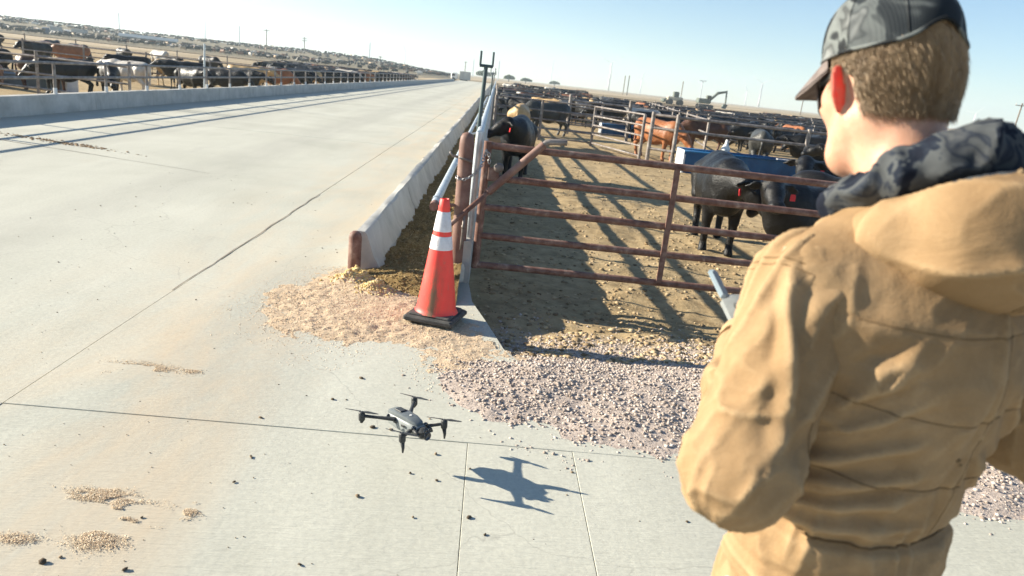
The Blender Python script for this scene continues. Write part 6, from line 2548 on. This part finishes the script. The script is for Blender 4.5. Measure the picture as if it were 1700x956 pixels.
def crown_pt(a, t):
    """a: angle round the head (0 = front), t: 0 rim .. 1 top"""
    sa, ca = math.sin(a), math.cos(a)
    rimz = 0.046 + 0.010 * ca + (0.030 * math.exp(-((abs(a) - math.pi) / 0.42) ** 2))
    ph = t * math.pi / 2
    rx, ry = 0.0895, 0.107
    hgt = 0.150 + 0.004 * ca
    k = math.cos(ph) ** 0.62
    z = rimz + (hgt - rimz) * math.sin(ph) ** 1.05
    bulge = 1 + 0.02 * math.sin(ph * 2)
    cy = -0.008 + 0.004 * t
    wob = 1 + 0.008 * float(vn(a * 3, t * 4, 0, 251))
    return Vector((rx * sa * k * bulge * wob, cy + ry * ca * k * bulge * wob, z))


front, back = MB(), MB()
for (mb_, a0, a1) in ((front, -1.75, 1.75), (back, 1.75, 2 * math.pi - 1.75)):
    na = 30
    for off in (0.0, -0.0025):
        base = len(mb_.v)
        for j in range(NB + 1):
            for i in range(na + 1):
                p = crown_pt(((a0 + (a1 - a0) * i / na) + math.pi) % (2 * math.pi) - math.pi, j / NB * 0.985)
                c_ = Vector((0, -0.012, 0.04))
                mb_.v.append(tuple(p + (p - c_).normalized() * off))
        for j in range(NB):
            for i in range(na):
                f_ = (base + j * (na + 1) + i, base + j * (na + 1) + i + 1, base + (j + 1) * (na + 1) + i + 1, base + (j + 1) * (na + 1) + i)
                mb_.f.append(f_[::-1] if off == 0 else f_)
cap = child('cap', to_man(front).mesh('cap_front', M_CAP, True), man, False)
child('mesh_back', to_man(back).mesh('mesh_back', M_CAPM, True), cap, False)
# rim band and top button
m = MB()
m.tube([crown_pt(a, 0.0) for a in np.linspace(-math.pi, math.pi, 60)], 0.0032, 6, False)
child('rim_band', to_man(m).mesh('rim_band', M_CAP, True), cap, False)
m = MB()
m.lathe([(0.009, 0), (0.008, 0.003), (0.003, 0.005)], 12, (0, -0.006, 0.1505))
child('button', to_man(m).mesh('button', M_CAP, True), cap, False)
for a in (-1.75, 1.75, -0.9, 0.9, 0.0, 2.6, -2.6):
    m = MB()
    m.tube([crown_pt(a, t) + Vector((0, 0, 0.0006)) for t in np.linspace(0.02, 0.97, 14)], 0.0014, 5)
    child('cap_seam', to_man(m).mesh('cap_seam', M_CAP, True), cap, False)
# brim: curved, with thickness
m = MB()
nu, nv_ = 26, 8
for off in (0.0, -0.0045):
    base = len(m.v)
    for j in range(nv_ + 1):
        t = j / nv_
        for i in range(nu + 1):
            a = -1.28 + 2.56 * i / nu
            p = crown_pt(a, 0.0)
            reach = 0.076 * math.sqrt(max(0.0, 1 - (a / 1.28) ** 2)) ** 0.8
            d_ = Vector((math.sin(a) * 0.22, 1.0, 0)).normalized()
            q_ = p + d_ * reach * t
            q_.z += -0.030 * t * reach / 0.076 - 0.020 * (q_.x / 0.085) ** 2 * (0.4 + 0.6 * t) + 0.004 + off
            m.v.append(tuple(q_))
    for j in range(nv_):
        for i in range(nu):
            f_ = (base + j * (nu + 1) + i, base + j * (nu + 1) + i + 1, base + (j + 1) * (nu + 1) + i + 1, base + (j + 1) * (nu + 1) + i)
            m.f.append(f_[::-1] if off == 0 else f_)
k_ = (nu + 1) * (nv_ + 1)
for i in range(nu):
    a = nv_ * (nu + 1) + i
    m.f.append((a, a + 1, a + 1 + k_, a + k_))
M_BRIM = simple('brim_taupe', [(0.3, (0.10, 0.08, 0.075)), (0.7, (0.20, 0.165, 0.15))], 40, 0.8, world=False)
child('brim', to_man(m).mesh('brim', M_BRIM, True), cap, False)

# ---- wraparound sunglasses
m = MB()
for off in (0.0, -0.003):
    base = len(m.v)
    for j in range(9):
        for i in range(25):
            a = -1.12 + 2.24 * i / 24
            zz_ = 0.026 - 0.052 * j / 8 * (0.55 + 0.45 * math.cos(a * 0.9)) * (1 - 0.35 * math.exp(-(a / 0.16) ** 2))
            r_ = 0.0940 + off
            m.v.append((r_ * 0.93 * math.sin(a), 0.018 + (r_ + 0.004) * math.cos(a) - 0.25 * (0.026 - zz_) * 0.5, zz_))
    for j in range(8):
        for i in range(24):
            f_ = (base + j * 25 + i, base + j * 25 + i + 1, base + (j + 1) * 25 + i + 1, base + (j + 1) * 25 + i)
            m.f.append(f_ if off == 0 else f_[::-1])
sg = child('sunglasses', to_man(m).mesh('sunglasses', M_LENS, True), man, False)
for s_ in (-1, 1):
    m = MB()
    m.tube([(0.073 * s_, 0.055, 0.020), (0.079 * s_, 0.02, 0.024), (0.080 * s_, -0.012, 0.022), (0.078 * s_, -0.028, 0.008)], [0.0042, 0.0034, 0.003, 0.002], 8, True, 1.5)
    child('temple_arm', to_man(m).mesh('temple_arm', M_DRD, True), sg, False)

# ---- drone controller in his hands, top-level (held, not part of him)
cm = Matrix.LocRotScale(Vector((0.67, 1.09, 0)), Euler((0, 0, R(15))), Vector((1, 1, 1))) @ Matrix.LocRotScale(Vector((-0.02, 0.275, 1.375)), Euler((R(35), 0, R(4))), Vector((1, 1, 1)))
ctl = empty('drone_controller', tuple(cm.translation), rot=cm.to_euler())
tag(ctl, 'pale grey drone controller held in front of the man', 'controller')
m = MB()
m.bbox((0, 0, 0), (0.19, 0.10, 0.04), 0.015)
child('shell', smooth_angle(m.mesh('shell', M_DRL), 40), ctl, False)
m = MB()
m.box((0, 0.0, 0.0215), (0.12, 0.075, 0.003))
child('screen', m.mesh('screen', M_LENS), ctl, False)
for s_ in (-1, 1):
    m = MB()
    m.lathe([(0.010, 0.018), (0.006, 0.022), (0.006, 0.032), (0.009, 0.035), (0.009, 0.038)], 12, (0.078 * s_, 0.01, 0))
    child('stick', m.mesh('stick', M_DRD, True), ctl, False)
    m = MB()
    m.bbox((0.085 * s_, 0.075, 0.004), (0.022, 0.075, 0.012), 0.005)
    child('antenna', m.mesh('antenna', simple('pale_blue_plastic', [(0.3, (0.20, 0.27, 0.31)), (0.7, (0.26, 0.33, 0.37))], 20, 0.5, world=False)), ctl, False)


# ================================================================== HAZE
def m_haze():
    n = NT('dusty_air')
    pv = n.n('ShaderNodeVolumePrincipled')
    pv.inputs['Color'].default_value = (0.76, 0.91, 1.0, 1)
    pv.inputs['Density'].default_value = 0.0004
    pv.inputs['Anisotropy'].default_value = 0.3
    n.l(pv.outputs[0], n.out.inputs['Volume'])
    return n.m


m = MB()
m.box((0, 1120, 40.5), (5200, 2960, 84))
haze = stuff(obj('haze', m.mesh('haze', m_haze())), 'pale dusty haze hanging over the feedlot', 'haze')
